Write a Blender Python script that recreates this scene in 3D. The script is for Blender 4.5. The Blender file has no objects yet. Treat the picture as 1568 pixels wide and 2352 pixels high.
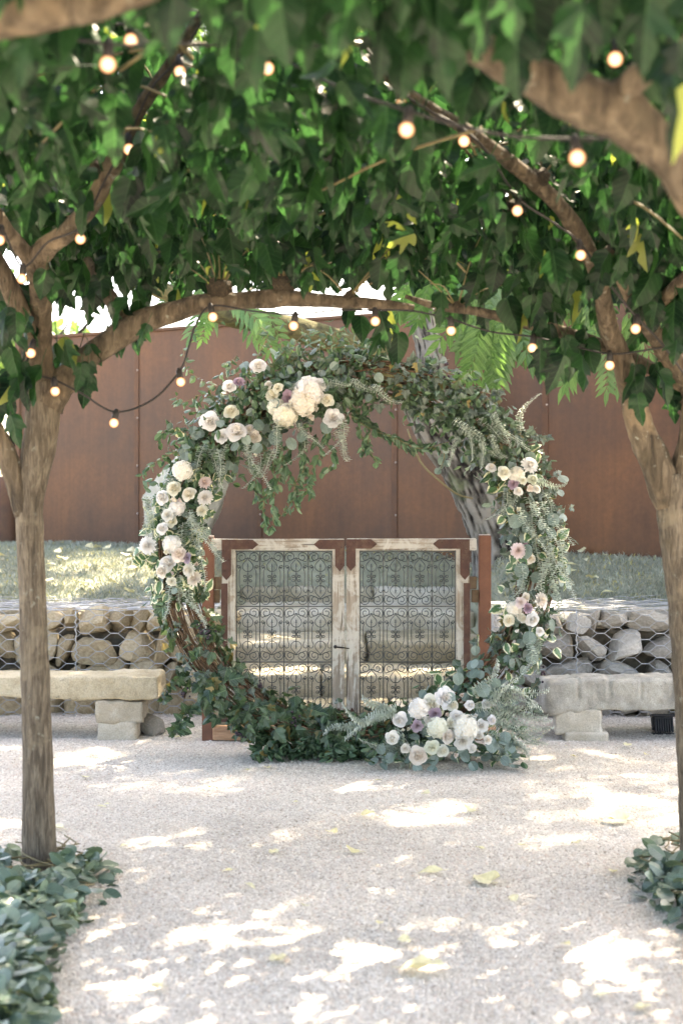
import bpy, bmesh, math, random
import numpy as np
from mathutils import Vector, Matrix, noise as mnoise
from mathutils.geometry import tessellate_polygon

R = random.Random(7)
NR = np.random.default_rng(11)
SC = bpy.context.scene
COL = SC.collection
rad = math.radians

# ------------------------------------------------------------------ camera, sky, sun, exposure
CAM_H = 1.5
FPX, CX, HY = 3267.0, 784.0, 1142.0          # focal length and horizon of the photograph (1568 px wide scale)
cam = bpy.data.cameras.new('camera'); camo = bpy.data.objects.new('camera', cam); COL.objects.link(camo)
cam.sensor_fit = 'HORIZONTAL'; cam.sensor_width = 24.0; cam.lens = 50.0
cam.clip_end = 2000.0; cam.clip_start = 0.05
cam.shift_y = -34.0/1568.0
camo.location = (0, 0, CAM_H); camo.rotation_euler = (rad(90), 0, 0)
cam.dof.use_dof = True; cam.dof.focus_distance = 8.1; cam.dof.aperture_fstop = 2.5
SC.camera = camo

SUN_DIR = Vector((0.34, 0.50, 0.80)).normalized()      # towards the sun: behind the wall, a little to the right
world = bpy.data.worlds.new('World'); SC.world = world; world.use_nodes = True
wn = world.node_tree.nodes; bg = wn['Background']
sky = wn.new('ShaderNodeTexSky'); sky.sky_type = 'NISHITA'; sky.sun_disc = False
sky.sun_elevation = math.asin(SUN_DIR.z); sky.sun_rotation = math.atan2(SUN_DIR.x, SUN_DIR.y)
sky.dust_density = 3.5; sky.air_density = 0.7; sky.ozone_density = 0.3
world.node_tree.links.new(sky.outputs[0], bg.inputs[0]); bg.inputs[1].default_value = 0.15
sl = bpy.data.lights.new('sun', 'SUN'); sl.energy = 2.7; sl.angle = rad(0.53); sl.color = (1.0, 0.94, 0.85)
so = bpy.data.objects.new('sun', sl); COL.objects.link(so)
so.rotation_euler = SUN_DIR.to_track_quat('Z', 'Y').to_euler(); so.location = (6, 9, 15)
SC.view_settings.view_transform = 'Standard'; SC.view_settings.look = 'None'
SC.view_settings.use_white_balance = True; SC.view_settings.white_balance_temperature = 8050; SC.view_settings.white_balance_tint = 10
SC.view_settings.exposure = 3.35; SC.view_settings.gamma = 1.0
SC.view_settings.use_curve_mapping = False
SC.render.engine = 'CYCLES'
SC.cycles.use_denoising = True
SC.cycles.max_bounces = 6; SC.cycles.diffuse_bounces = 4; SC.cycles.transmission_bounces = 4
SC.cycles.use_adaptive_sampling = True; SC.cycles.adaptive_threshold = 0.02
SC.cycles.glossy_bounces = 3; SC.cycles.sample_clamp_indirect = 3.0
SC.cycles.caustics_reflective = False; SC.cycles.caustics_refractive = False

# ------------------------------------------------------------------ helpers
def P(x, y, D):
    return Vector(((x-CX)/FPX*D, D, CAM_H-(y-HY)/FPX*D))
def proj(p):
    return CX+p[0]/p[1]*FPX, HY-(p[2]-CAM_H)/p[1]*FPX
def lerp(a, b, t): return a+(b-a)*t
def sstep(a, b, x):
    t = min(1, max(0, (x-a)/(b-a))); return t*t*(3-2*t)
def nz(x, y=0., z=0.): return mnoise.noise(Vector((x, y, z)))

def mkmesh(name, V, F, mat=None, smooth=False, uv=None, edge=None):
    """V (n,3), F list of tuples or (m,3) int array"""
    me = bpy.data.meshes.new(name)
    if isinstance(F, np.ndarray):
        V = np.asarray(V, dtype=np.float32); n = len(V); m = len(F)
        k = F.shape[1]
        me.vertices.add(n); me.vertices.foreach_set('co', V.ravel())
        me.loops.add(m*k); me.loops.foreach_set('vertex_index', F.astype(np.int32).ravel())
        me.polygons.add(m)
        me.polygons.foreach_set('loop_start', np.arange(0, m*k, k, dtype=np.int32))
        me.polygons.foreach_set('loop_total', np.full(m, k, dtype=np.int32))
        if smooth: me.polygons.foreach_set('use_smooth', np.ones(m, dtype=bool))
        me.update(calc_edges=True)
        if uv is not None:
            ul = me.uv_layers.new(name='UVMap')
            ul.data.foreach_set('uv', np.asarray(uv, dtype=np.float32)[F.ravel()].ravel())
        if edge is not None:
            at = me.attributes.new('edge', 'FLOAT', 'POINT'); at.data.foreach_set('value', np.asarray(edge, dtype=np.float32))
    else:
        me.from_pydata([tuple(v) for v in V], [], [tuple(f) for f in F])
        if smooth: me.polygons.foreach_set('use_smooth', [True]*len(me.polygons))
    if mat: me.materials.append(mat)
    me.validate()
    return me

def link(name, me, parent=None, loc=(0, 0, 0), rot=None, scale=None, M3=None, M4=None):
    o = bpy.data.objects.new(name, me); COL.objects.link(o)
    if parent is not None: o.parent = parent
    if M4 is not None: o.matrix_basis = M4
    elif M3 is not None:
        m = Matrix([list(r) for r in M3]).to_4x4(); m.translation = Vector(loc); o.matrix_basis = m
    else:
        o.location = loc
        if rot is not None: o.rotation_euler = rot
        if scale is not None: o.scale = scale if hasattr(scale, '__len__') else (scale,)*3
    return o
def thing(name, label, cat, loc=(0, 0, 0), group=None):
    o = bpy.data.objects.new(name, None); COL.objects.link(o); o.location = loc
    o.empty_display_size = 0.1
    o['label'] = label; o['category'] = cat
    if group: o['group'] = group
    return o
def tag(o, label, cat, group=None):
    o['label'] = label; o['category'] = cat
    if group: o['group'] = group
    return o
def at(root, p): return Vector(p)-root.location

def box_mesh(name, sx, sy, sz, mat, bev=0.004, segs=1, jitter=0.0, cuts=0, seed=0):
    bm = bmesh.new(); bmesh.ops.create_cube(bm, size=1)
    bmesh.ops.scale(bm, vec=(sx, sy, sz), verts=bm.verts)
    if bev > 0: bmesh.ops.bevel(bm, geom=list(bm.edges), offset=bev, segments=segs, affect='EDGES')
    if cuts:
        bmesh.ops.subdivide_edges(bm, edges=[e for e in bm.edges if e.calc_length() > bev*3], cuts=cuts, use_grid_fill=True)
    if jitter:
        for v in bm.verts:
            c = v.co
            v.co += Vector((nz(c.x*9+seed, c.y*9, c.z*9), nz(c.x*9, c.y*9+seed+5, c.z*9), nz(c.x*9, c.y*9, c.z*9+seed+9)))*jitter
    me = bpy.data.meshes.new(name); bm.to_mesh(me); bm.free()
    if mat: me.materials.append(mat)
    return me

def prism_mesh(name, pts, depth, mat):
    """polygon in XZ, extruded along +Y by depth, centred on y=0"""
    n = len(pts)
    V = [(x, -depth/2, z) for x, z in pts]+[(x, depth/2, z) for x, z in pts]
    F = [tuple(range(n)), tuple(range(2*n-1, n-1, -1))]
    for i in range(n): F.append((i, i+n, (i+1) % n+n, (i+1) % n))
    me = mkmesh(name, V, F, mat)
    bm = bmesh.new(); bm.from_mesh(me); bmesh.ops.recalc_face_normals(bm, faces=bm.faces); bm.to_mesh(me); bm.free()
    return me

def catmull(pts, n):
    pts = [Vector(p) for p in pts]
    P_ = [pts[0]*2-pts[1]]+pts+[pts[-1]*2-pts[-2]]
    out = []
    for i in range(len(pts)-1):
        p0, p1, p2, p3 = P_[i:i+4]
        for k in range(n):
            t = k/n
            out.append(0.5*((2*p1)+(p2-p0)*t+(2*p0-5*p1+4*p2-p3)*t*t+(3*p1-p0-3*p2+p3)*t**3))
    out.append(pts[-1].copy())
    return out
def interp(vals, n):
    out = []
    for i in range(len(vals)-1):
        for k in range(n): out.append(lerp(vals[i], vals[i+1], k/n))
    out.append(vals[-1]); return out

FUR = []
def tube_arrays(pts, rads, sides=8, rough=0.0, rscale=6.0, cap=True, seed=0.0, furrow=0.):
    """swept tube; returns V,F(quads as tuples)"""
    n = len(pts); V = []; F = []
    t0 = (pts[1]-pts[0]).normalized()
    up = Vector((0, 1, 0)) if abs(t0.y) < .8 else Vector((1, 0, 0))
    a = t0.cross(up).normalized()
    for i, p in enumerate(pts):
        t = (pts[min(i+1, n-1)]-pts[max(i-1, 0)]).normalized()
        a = (a-t*a.dot(t)).normalized(); b = t.cross(a)
        for k in range(sides):
            an = 2*math.pi*k/sides
            d = a*math.cos(an)+b*math.sin(an)
            r = rads[i]
            if rough:
                q = p+d*r
                r *= 1+rough*(nz(q.x*rscale+seed, q.y*rscale, q.z*rscale)+.5*nz(q.x*rscale*2.7, q.y*rscale*2.7+seed, q.z*rscale*2.7))
            if furrow:
                ln = sum((pts[q_+1]-pts[q_]).length for q_ in range(i)) if k == 0 else ln
                f_ = abs(nz(math.cos(an)*5.2+.5*nz(ln*4, 3.), math.sin(an)*5.2+.5*nz(ln*4, 8.), ln*3.4))+.45*abs(nz(math.cos(an)*11+9, math.sin(an)*11, ln*9.))
                f_ = min(1., f_*2.1); FUR.append(f_); r *= 1+furrow*(f_-.6)
            V.append(p+d*r)
    for i in range(n-1):
        for k in range(sides):
            k2 = (k+1) % sides
            F.append((i*sides+k, i*sides+k2, (i+1)*sides+k2, (i+1)*sides+k))
    if cap:
        F.append(tuple(range(sides-1, -1, -1))); F.append(tuple(range((n-1)*sides, n*sides)))
    return V, F
def tube(name, pts, rads, mat, sides=8, sub=1, rough=0., rscale=6., parent=None, smooth=True, seed=0., kind=None, org=None):
    q = catmull(pts, sub) if sub > 1 else [Vector(p) for p in pts]
    if not hasattr(rads, '__len__'): rads = [rads]*len(pts)
    r = interp(list(rads), sub) if sub > 1 else rads
    if org is None: org = parent.location if parent is not None else Vector((0, 0, 0))
    q = [p-Vector(org) for p in q]
    V, F = tube_arrays(q, r, sides, rough, rscale, seed=seed)
    me = mkmesh(name, V, F, mat, smooth)
    o = link(name, me, parent)
    if kind: o['kind'] = kind
    return o
def join_arrays(lst):
    V = []; F = []
    for v, f in lst:
        k = len(V); V += list(v); F += [tuple(i+k for i in ff) for ff in f]
    return V, F

# ------------------------------------------------------------------ node helpers and materials
def mat_new(name):
    m = bpy.data.materials.new(name); m.use_nodes = True
    nt = m.node_tree; nt.nodes.clear()
    out = nt.nodes.new('ShaderNodeOutputMaterial')
    return m, nt, out
class NB:
    def __init__(s, nt): s.nt = nt
    def n(s, typ, **kw):
        nd = s.nt.nodes.new(typ)
        ins = kw.pop('ins', {})
        for k, v in kw.items(): setattr(nd, k, v)
        for k, v in ins.items(): s.put(nd.inputs[k], v)
        return nd
    def put(s, sock, v):
        if isinstance(v, bpy.types.NodeSocket): s.nt.links.new(v, sock)
        elif isinstance(v, bpy.types.Node): s.nt.links.new(v.outputs[0], sock)
        else:
            if hasattr(v, '__len__') and sock.type == 'RGBA' and len(v) == 3: v = (*v, 1)
            sock.default_value = v
    def coord(s, kind='Object', scale=None):
        c = s.n('ShaderNodeTexCoord').outputs[kind]
        if scale is not None:
            mp = s.n('ShaderNodeMapping', ins={'Vector': c, 'Scale': scale}); return mp.outputs[0]
        return c
    def noise(s, vec, scale, detail=4, rough=.55, dist=0.):
        return s.n('ShaderNodeTexNoise', ins={'Vector': vec, 'Scale': scale, 'Detail': detail, 'Roughness': rough, 'Distortion': dist}).outputs['Fac']
    def ramp(s, fac, stops):
        r = s.n('ShaderNodeValToRGB', ins={'Fac': fac}); e = r.color_ramp.elements
        while len(e) < len(stops): e.new(0.5)
        for el, (p, c) in zip(e, stops):
            el.position = p; el.color = (*c, 1) if len(c) == 3 else c
        return r.outputs[0]
    def mix(s, fac, a, b, mode='MIX'):
        m = s.n('ShaderNodeMix', data_type='RGBA', blend_type=mode)
        s.put(m.inputs[0], fac); s.put(m.inputs[6], a); s.put(m.inputs[7], b)
        return m.outputs[2]
    def math(s, op, a, b=0., c=None):
        m = s.n('ShaderNodeMath', operation=op); s.put(m.inputs[0], a); s.put(m.inputs[1], b)
        if c is not None: s.put(m.inputs[2], c)
        return m.outputs[0]
    def mapr(s, v, a, b, c=0., d=1.):
        m = s.n('ShaderNodeMapRange'); s.put(m.inputs[0], v)
        for i, q in enumerate((a, b, c, d)): s.put(m.inputs[1+i], q)
        return m.outputs[0]
    def bump(s, h, strength=.5, dist=.01, nrm=None):
        b = s.n('ShaderNodeBump', ins={'Height': h, 'Strength': strength, 'Distance': dist})
        if nrm is not None: s.put(b.inputs['Normal'], nrm)
        return b.outputs[0]
def finish(nb, out, col, rough=.6, nrm=None, metal=0., spec=.5):
    p = nb.n('ShaderNodeBsdfPrincipled', ins={'Base Color': col, 'Roughness': rough, 'Metallic': metal, 'Specular IOR Level': spec})
    if nrm is not None: nb.put(p.inputs['Normal'], nrm)
    nb.nt.links.new(p.outputs[0], out.inputs[0]); return p

def vary(nb):   # random per object and per island
    oi = nb.n('ShaderNodeObjectInfo').outputs['Random']
    gi = nb.n('ShaderNodeNewGeometry').outputs['Random Per Island']
    return nb.math('FRACT', nb.math('ADD', oi, gi))

def m_stone(name, cols, scale=6., spots=(0.06, 0.055, 0.045), spot_amt=.5, bump=.6, rough=.85):
    m, nt, out = mat_new(name); nb = NB(nt)
    oi = nb.n('ShaderNodeObjectInfo')
    vec = nb.n('ShaderNodeVectorMath', operation='ADD')
    nb.put(vec.inputs[0], nb.coord()); 
    cmb = nb.n('ShaderNodeCombineXYZ', ins={0: nb.math('MULTIPLY', oi.outputs['Random'], 37.), 1: nb.math('MULTIPLY', oi.outputs['Random'], 91.)})
    nb.put(vec.inputs[1], cmb.outputs[0]); v = vec.outputs[0]
    n1 = nb.noise(v, scale, 6, .62)
    base = nb.ramp(nb.math('ADD', nb.math('MULTIPLY', n1, .8), nb.math('MULTIPLY', nb.math('SUBTRACT', oi.outputs['Random'], .4), .35)),
                   [(0.25, cols[0]), (0.5, cols[1]), (0.72, cols[2])])
    n2 = nb.noise(v, scale*7, 5, .7)
    fac = nb.mapr(n2, .58, .74, 0., spot_amt)
    n4 = nb.noise(v, scale*.55, 3, .5)
    fac = nb.math('MULTIPLY', fac, nb.mapr(n4, .4, .6, .15, 1.))
    c = nb.mix(fac, base, spots)
    nf = nb.noise(v, scale*22, 4, .7)
    c = nb.mix(1.0, c, nb.mapr(nf, .25, .75, .72, 1.22), 'MULTIPLY')
    nb_ = nb.bump(nb.math('ADD', nb.math('MULTIPLY', n1, .8), nb.math('ADD', nb.math('MULTIPLY', n2, .35), nb.math('MULTIPLY', nf, .2))), bump, .03)
    finish(nb, out, c, rough, nb_, spec=.25)
    return m

def m_bark(name, cols, sc=(26, 26, 3.2), bump=.8, dist=.02, patch=None, lichen=None, rough=.85):
    m, nt, out = mat_new(name); nb = NB(nt)
    v = nb.coord('Object', sc)
    n1 = nb.noise(v, 1.0, 6, .65, .6)
    vv = nb.coord('Object', (sc[0]*3.2, sc[1]*3.2, sc[2]*2.2)); n2 = nb.noise(vv, 1.0, 4, .6)
    c = nb.ramp(n1, [(0.28, cols[0]), (0.5, cols[1]), (0.74, cols[2])])
    c = nb.mix(1.0, c, nb.mapr(n2, .25, .75, .7, 1.25), 'MULTIPLY')
    o = nb.coord()
    if patch:
        n3 = nb.noise(o, 4.2, 4, .6, .4); c = nb.mix(nb.mapr(n3, .55, .64, 0., .7), c, patch)
    n5 = nb.noise(o, 9., 4, .6); c = nb.mix(nb.mapr(n5, .58, .7, 0., .55), c, (.09, .075, .05))
    if lichen:
        n4 = nb.noise(o, 34., 3, .5); n6 = nb.noise(o, 3.5, 2, .5)
        c = nb.mix(nb.math('MULTIPLY', nb.mapr(n4, .64, .70, 0., .8), nb.mapr(n6, .45, .6)), c, lichen)
    h = nb.math('ADD', n1, nb.math('MULTIPLY', n2, .4))
    finish(nb, out, c, rough, nb.bump(h, bump, dist), spec=.25)
    return m

def m_leaf(name, c1, c2, trans=.4, rough=.42, yellow=0., vari=None, vein=.35, tcol=None, spec=.5, ycol=(.42, .33, .035), cool=None):
    m, nt, out = mat_new(name); nb = NB(nt)
    r = vary(nb)
    o = nb.coord('Object'); nn = nb.noise(o, 3., 2, .5)
    c = nb.mix(nb.math('FRACT', nb.math('MULTIPLY', r, 7.31)), c1, c2)
    c = nb.mix(1.0, c, nb.mapr(nn, .2, .8, .72, 1.3), 'MULTIPLY')
    uv = nb.n('ShaderNodeUVMap').outputs[0]
    sp = nb.n('ShaderNodeSeparateXYZ', ins={0: uv}); ax = nb.math('ABSOLUTE', sp.outputs[0])
    if vein:
        mid = nb.mapr(ax, .008, .022, 1., 0.)
        w = nb.math('FRACT', nb.math('MULTIPLY', nb.math('SUBTRACT', sp.outputs[1], nb.math('MULTIPLY', ax, .8)), 6.))
        lat = nb.mapr(nb.math('ABSOLUTE', nb.math('SUBTRACT', w, .5)), .03, .08, .7, 0.)
        c = nb.mix(nb.math('MULTIPLY', nb.math('MAXIMUM', mid, lat), vein), c, tuple(min(1, x*3.0+.03) for x in c2))
    if vari:
        e = nb.n('ShaderNodeAttribute', attribute_name='edge').outputs['Fac']
        jn = nb.noise(uv, 9., 3, .6)
        c = nb.mix(nb.mapr(nb.math('ADD', e, nb.math('MULTIPLY', nb.math('SUBTRACT', jn, .5), .7)), .56, .66), c, vari)
    if yellow > 0:
        yy = nb.math('GREATER_THAN', r, 1-yellow)
        hf = nb.math('MULTIPLY', nb.math('GREATER_THAN', r, 1-2.2*yellow), .5)
        c = nb.mix(nb.math('MAXIMUM', yy, hf), c, ycol)
    p = nb.n('ShaderNodeBsdfPrincipled', ins={'Base Color': c, 'Roughness': rough, 'Specular IOR Level': spec})
    p.inputs['Normal'].default_value
    tr = nb.n('ShaderNodeBsdfTranslucent')
    tc = nb.mix(1.0, c, tcol if tcol else (1.9, 1.75, .85), 'MULTIPLY')
    nb.put(tr.inputs[0], tc)
    mx = nb.n('ShaderNodeMixShader', ins={0: trans}); nt.links.new(p.outputs[0], mx.inputs[1]); nt.links.new(tr.outputs[0], mx.inputs[2])
    nt.links.new(mx.outputs[0], out.inputs[0])
    return m

def m_plain(name, col, rough=.6, metal=0., bumpsc=None, bumpst=.2, var=.2, spec=.4):
    m, nt, out = mat_new(name); nb = NB(nt)
    o = nb.coord(); n = nb.noise(o, bumpsc or 30., 4, .6)
    c = nb.mix(1.0, col, nb.mapr(n, .25, .75, 1-var, 1+var), 'MULTIPLY')
    finish(nb, out, c, rough, nb.bump(n, bumpst, .004), metal, spec); return m

def m_rust(name, c1, c2, c3, scale=7., streak=True, rough=.62, bump=.15, spec=.35):
    m, nt, out = mat_new(name); nb = NB(nt)
    o = nb.coord()
    n1 = nb.noise(o, scale, 7, .62, .3)
    c = nb.ramp(n1, [(0.3, c1), (0.52, c2), (0.75, c3)])
    if streak:
        v = nb.coord('Object', (16, 16, .7)); n2 = nb.noise(v, 1., 5, .6)
        c = nb.mix(1.0, c, nb.mapr(n2, .25, .75, .86, 1.14), 'MULTIPLY')
    n3 = nb.noise(o, scale*30, 3, .7)
    c = nb.mix(1.0, c, nb.mapr(n3, .25, .75, .85, 1.15), 'MULTIPLY')
    rr = nb.mapr(n1, .3, .7, rough-.08, rough+.12)
    finish(nb, out, c, rr, nb.bump(nb.math('ADD', n1, nb.math('MULTIPLY', n3, .4)), bump, .004), 0., spec); return m

M = {}
def m_gravel():
    m, nt, out = mat_new('gravel'); nb = NB(nt)
    o = nb.coord()
    vo = nb.n('ShaderNodeTexVoronoi', ins={'Vector': o, 'Scale': 85.})
    c = nb.ramp(vo.outputs['Color'], [(0.0, (.28, .245, .205)), (.4, (.52, .475, .415)), (.8, (.64, .595, .53)), (1., (.46, .385, .32))])
    n = nb.noise(o, .9, 4, .6); c = nb.mix(1., c, nb.mapr(n, .3, .7, .82, 1.08), 'MULTIPLY')
    finish(nb, out, c, .9, nb.bump(vo.outputs['Distance'], -.8, .008), spec=.2); return m
def m_pebble():
    m, nt, out = mat_new('pebble'); nb = NB(nt)
    r = nb.n('ShaderNodeNewGeometry').outputs['Random Per Island']
    c = nb.ramp(r, [(0.0, (.34, .30, .25)), (.06, (.50, .455, .395)), (.40, (.62, .575, .51)), (.8, (.72, .68, .615)), (1., (.56, .45, .37))])
    n = nb.noise(nb.coord(), .9, 4, .6); c = nb.mix(1., c, nb.mapr(n, .3, .7, .84, 1.08), 'MULTIPLY')
    finish(nb, out, c, .85, spec=.25); return m
M['gravel'] = m_gravel(); M['pebble'] = m_pebble()
M['gabion'] = m_stone('gabion_stone', [(.30, .235, .145), (.48, .395, .265), (.60, .525, .395)], 7., spot_amt=.5)
M['gabion_grey'] = m_stone('gabion_stone_grey', [(.27, .25, .215), (.43, .40, .35), (.56, .53, .48)], 7., spot_amt=.5)
M['bench_tan'] = m_stone('bench_stone_tan', [(.34, .28, .18), (.52, .45, .32), (.64, .58, .46)], 5., (.06, .055, .04), .95, 1.)
M['bench_grey'] = m_stone('bench_stone_grey', [(.20, .19, .165), (.40, .38, .33), (.58, .555, .50)], 6., (.08, .078, .07), .9, .5)
M['block'] = m_stone('support_block', [(.38, .33, .25), (.52, .47, .385), (.62, .58, .50)], 6., (.16, .14, .08), .5, .45)
M['step'] = m_stone('step_stone', [(.26, .225, .15), (.46, .41, .31), (.60, .56, .48)], 4., (.13, .12, .07), .7, .7)
M['boulder'] = m_stone('boulder_stone', [(.26, .26, .22), (.40, .40, .35), (.52, .51, .46)], 4., (.16, .18, .09), .8, .4)
M['bark'] = m_bark('mulberry_bark', [(.035, .028, .020), (.115, .090, .062), (.23, .185, .13)], patch=(.28, .21, .135), bump=1., dist=.04, lichen=(.30, .31, .26))
M['bark_trunk'] = m_bark('mulberry_trunk_bark', [(.035, .028, .021), (.135, .11, .08), (.27, .228, .17)], sc=(70, 70, 9.), bump=1., dist=.02, patch=(.26, .215, .15), lichen=(.27, .28, .23))
def m_oak():
    m, nt, out = mat_new('furrowed_bark'); nb = NB(nt)
    f = nb.n('ShaderNodeAttribute', attribute_name='furrow').outputs['Fac']; o = nb.coord(); n = nb.noise(o, 40., 5, .7); n2 = nb.noise(o, 5., 3, .5)
    c = nb.ramp(nb.math('ADD', f, nb.math('MULTIPLY', nb.math('SUBTRACT', n, .5), .5)), [(.2, (.011, .009, .008)), (.5, (.085, .078, .066)), (.95, (.225, .212, .185))])
    c = nb.mix(nb.mapr(n2, .58, .7, 0., .5), c, (.15, .19, .10))
    finish(nb, out, c, .9, nb.bump(n, .7, .02), spec=.2); return m
M['oakbark'] = m_oak()
M['moss'] = m_bark('mossy_bark', [(.05, .042, .03), (.13, .115, .05), (.20, .185, .08)], sc=(9, 22, 22), bump=.9, dist=.04)
M['shoot'] = m_plain('shoot_bark', (.16, .13, .06), .6)
M['twig'] = m_bark('vine_twig', [(.045, .027, .018), (.12, .074, .045), (.27, .18, .115)], sc=(30, 30, 30), bump=.4, dist=.004)
M['corten'] = m_rust('weathering_steel', (.048, .022, .0125), (.098, .043, .020), (.175, .076, .031), .8, True, .5, .05, .4)
M['seam'] = m_rust('steel_seam', (.065, .033, .02), (.10, .048, .026), (.135, .066, .036), 6, False)
M['rust_post'] = m_rust('rusty_post', (.12, .052, .032), (.17, .072, .042), (.22, .10, .06), 9, True, .6)
M['strap'] = m_rust('rusty_strap', (.055, .028, .022), (.095, .045, .033), (.16, .115, .075), 14, False, .65, .4)
M['hinge'] = m_rust('hinge_plate', (.10, .065, .04), (.16, .105, .062), (.22, .15, .09), 18, False, .65, .3)
M['iron'] = m_plain('dark_green_iron', (.022, .027, .025), .32, .0, 60., .15, .35, .6)
M['steel'] = m_plain('rivet_steel', (.35, .3, .27), .45, .6)
M['wire'] = m_plain('galvanised_wire', (.36, .37, .38), .45, .4, 60., .1, .2, .5)
M['cable'] = m_plain('black_cable', (.018, .016, .015), .6)
M['plastic'] = m_plain('black_plastic', (.022, .023, .026), .55)
M['soil'] = m_plain('soil', (.26, .255, .18), .95, 0, 12., .6)
M['gap_shade'] = m_plain('painted_gap_shade', (.12, .105, .08), .95, 0, 14., .8, .5)  # dark colour standing in for shade between the gabion stones
M['timber'] = m_bark('timber_sill', [(.28, .15, .085), (.42, .25, .15), (.52, .33, .21)], sc=(3, 30, 30), bump=.3, dist=.004)
def m_paintwood():
    m, nt, out = mat_new('weathered_painted_wood'); nb = NB(nt)
    o = nb.coord('Object', (7, 7, 7)); n1 = nb.noise(o, 1., 6, .7, .8)
    g = nb.coord('Generated'); 
    v = nb.coord('UV'); sp = nb.n('ShaderNodeSeparateXYZ', ins={0: v})
    grain = nb.noise(nb.n('ShaderNodeMapping', ins={'Vector': v, 'Scale': (70., 3., 1.)}).outputs[0], 1., 5, .65, .3)
    wood = nb.ramp(grain, [(.3, (.20, .16, .12)), (.5, (.35, .295, .235)), (.7, (.46, .40, .33))])
    paint = nb.ramp(n1, [(.35, (.46, .43, .37)), (.6, (.58, .56, .50)), (.75, (.42, .46, .40))])
    mask = nb.mapr(nb.math('ADD', nb.math('MULTIPLY', n1, .75), nb.math('MULTIPLY', grain, .4)), .52, .60)
    c = nb.mix(nb.math('MULTIPLY', mask, .85), wood, paint)
    n3 = nb.noise(nb.n('ShaderNodeMapping', ins={'Vector': v, 'Scale': (28., 1.3, 1.)}).outputs[0], 1., 3, .5, .5)
    c = nb.mix(nb.mapr(n3, .655, .68, 0., .8), c, (.07, .055, .04))
    finish(nb, out, c, .75, nb.bump(nb.math('ADD', grain, nb.math('MULTIPLY', mask, .3)), .5, .004), spec=.3); return m
M['wood'] = m_paintwood()

M['mulberry'] = m_leaf('mulberry_leaf', (.003, .012, .007), (.014, .045, .018), .45, .36, .006, vein=.2, ycol=(.27, .30, .08), spec=.26, tcol=(2.2, 2.4, 1.3))
M['smilax'] = m_leaf('smilax_leaf', (.020, .056, .026), (.115, .195, .115), .24, .30, 0, vein=.15)
M['ivy'] = m_leaf('ivy_leaf', (.012, .034, .017), (.072, .122, .062), .22, .40, .02, vein=.35, ycol=(.22, .17, .06))
M['ivygrey'] = m_leaf('grey_ivy_leaf', (.030, .055, .040), (.145, .185, .155), .2, .42, .02, vein=.3, ycol=(.22, .18, .07), tcol=(1.3, 1.4, 1.))
M['euc'] = m_leaf('eucalyptus_leaf', (.10, .15, .125), (.22, .285, .255), .15, .42, 0, vein=.12, tcol=(1.2, 1.3, 1.))
M['garland'] = m_leaf('garland_eucalyptus_leaf', (.055, .098, .068), (.150, .205, .158), .15, .36, 0, vein=.15)
M['vari'] = m_leaf('variegated_leaf', (.05, .13, .055), (.10, .19, .09), .2, .42, 0, vari=(.66, .66, .50), vein=.1)
M['sprig'] = m_leaf('grey_sprig', (.42, .475, .42), (.60, .64, .575), .2, .55, 0, vein=0, tcol=(1.1, 1.15, 1.))
M['pinnate'] = m_leaf('compound_leaf', (.05, .12, .05), (.10, .19, .085), .5, .45, 0, vein=.12)
M['yellowleaf'] = m_leaf('fallen_leaf', (.60, .54, .30), (.68, .64, .44), .2, .6, 0, vein=.1, tcol=(1, 1, .7))
M['grassblade'] = m_leaf('grass_blade', (.22, .24, .185), (.36, .37, .31), .12, .6, .04, vein=0, ycol=(.45, .40, .15), spec=.2, tcol=(1.1, 1.15, .9))
M['bg_leaf'] = m_leaf('background_leaf', (.06, .12, .05), (.10, .17, .07), .45, .5, 0, vein=0)
M['tuft'] = m_leaf('grass_tuft', (.12, .18, .12), (.24, .29, .20), .3, .5, 0, vein=0)
M['berry'] = m_plain('dark_berry', (.022, .012, .02), .25)
def m_petal():
    m, nt, out = mat_new('petal'); nb = NB(nt)
    oi = nb.n('ShaderNodeObjectInfo')
    uv = nb.n('ShaderNodeUVMap').outputs[0]; sp = nb.n('ShaderNodeSeparateXYZ', ins={0: uv})
    ob = nb.n('ShaderNodeSeparateXYZ', ins={0: nb.coord('Object')}); rd = nb.math('SQRT', nb.math('ADD', nb.math('MULTIPLY', ob.outputs[0], ob.outputs[0]), nb.math('MULTIPLY', ob.outputs[1], ob.outputs[1])))
    c = nb.mix(nb.math('MAXIMUM', nb.mapr(sp.outputs[1], 0., .7, .5, 0.), nb.mapr(rd, .05, .5, .38, 0.)), oi.outputs['Color'], nb.mix(1., oi.outputs['Color'], (1., .86, .62), 'MULTIPLY'))
    p = nb.n('ShaderNodeBsdfPrincipled', ins={'Base Color': c, 'Roughness': .6, 'Specular IOR Level': .2})
    tr = nb.n('ShaderNodeBsdfTranslucent', ins={0: c}); mx = nb.n('ShaderNodeMixShader', ins={0: .38})
    nt.links.new(p.outputs[0], mx.inputs[1]); nt.links.new(tr.outputs[0], mx.inputs[2]); nt.links.new(mx.outputs[0], out.inputs[0])
    return m
M['petal'] = m_petal()
def m_bulb():
    m, nt, out = mat_new('lit_bulb'); nb = NB(nt)
    lw = nb.n('ShaderNodeLayerWeight', ins={0: .45})
    c = nb.ramp(lw.outputs['Facing'], [(0., (1., .82, .62)), (.42, (1., .55, .30)), (1., (1., .30, .13))])
    s = nb.mapr(lw.outputs['Facing'], .05, .8, .26, .05)
    e = nb.n('ShaderNodeEmission', ins={0: c, 1: s}); nt.links.new(e.outputs[0], out.inputs[0]); m.cycles.emission_sampling = 'NONE'; return m
M['bulb'] = m_bulb()

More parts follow.
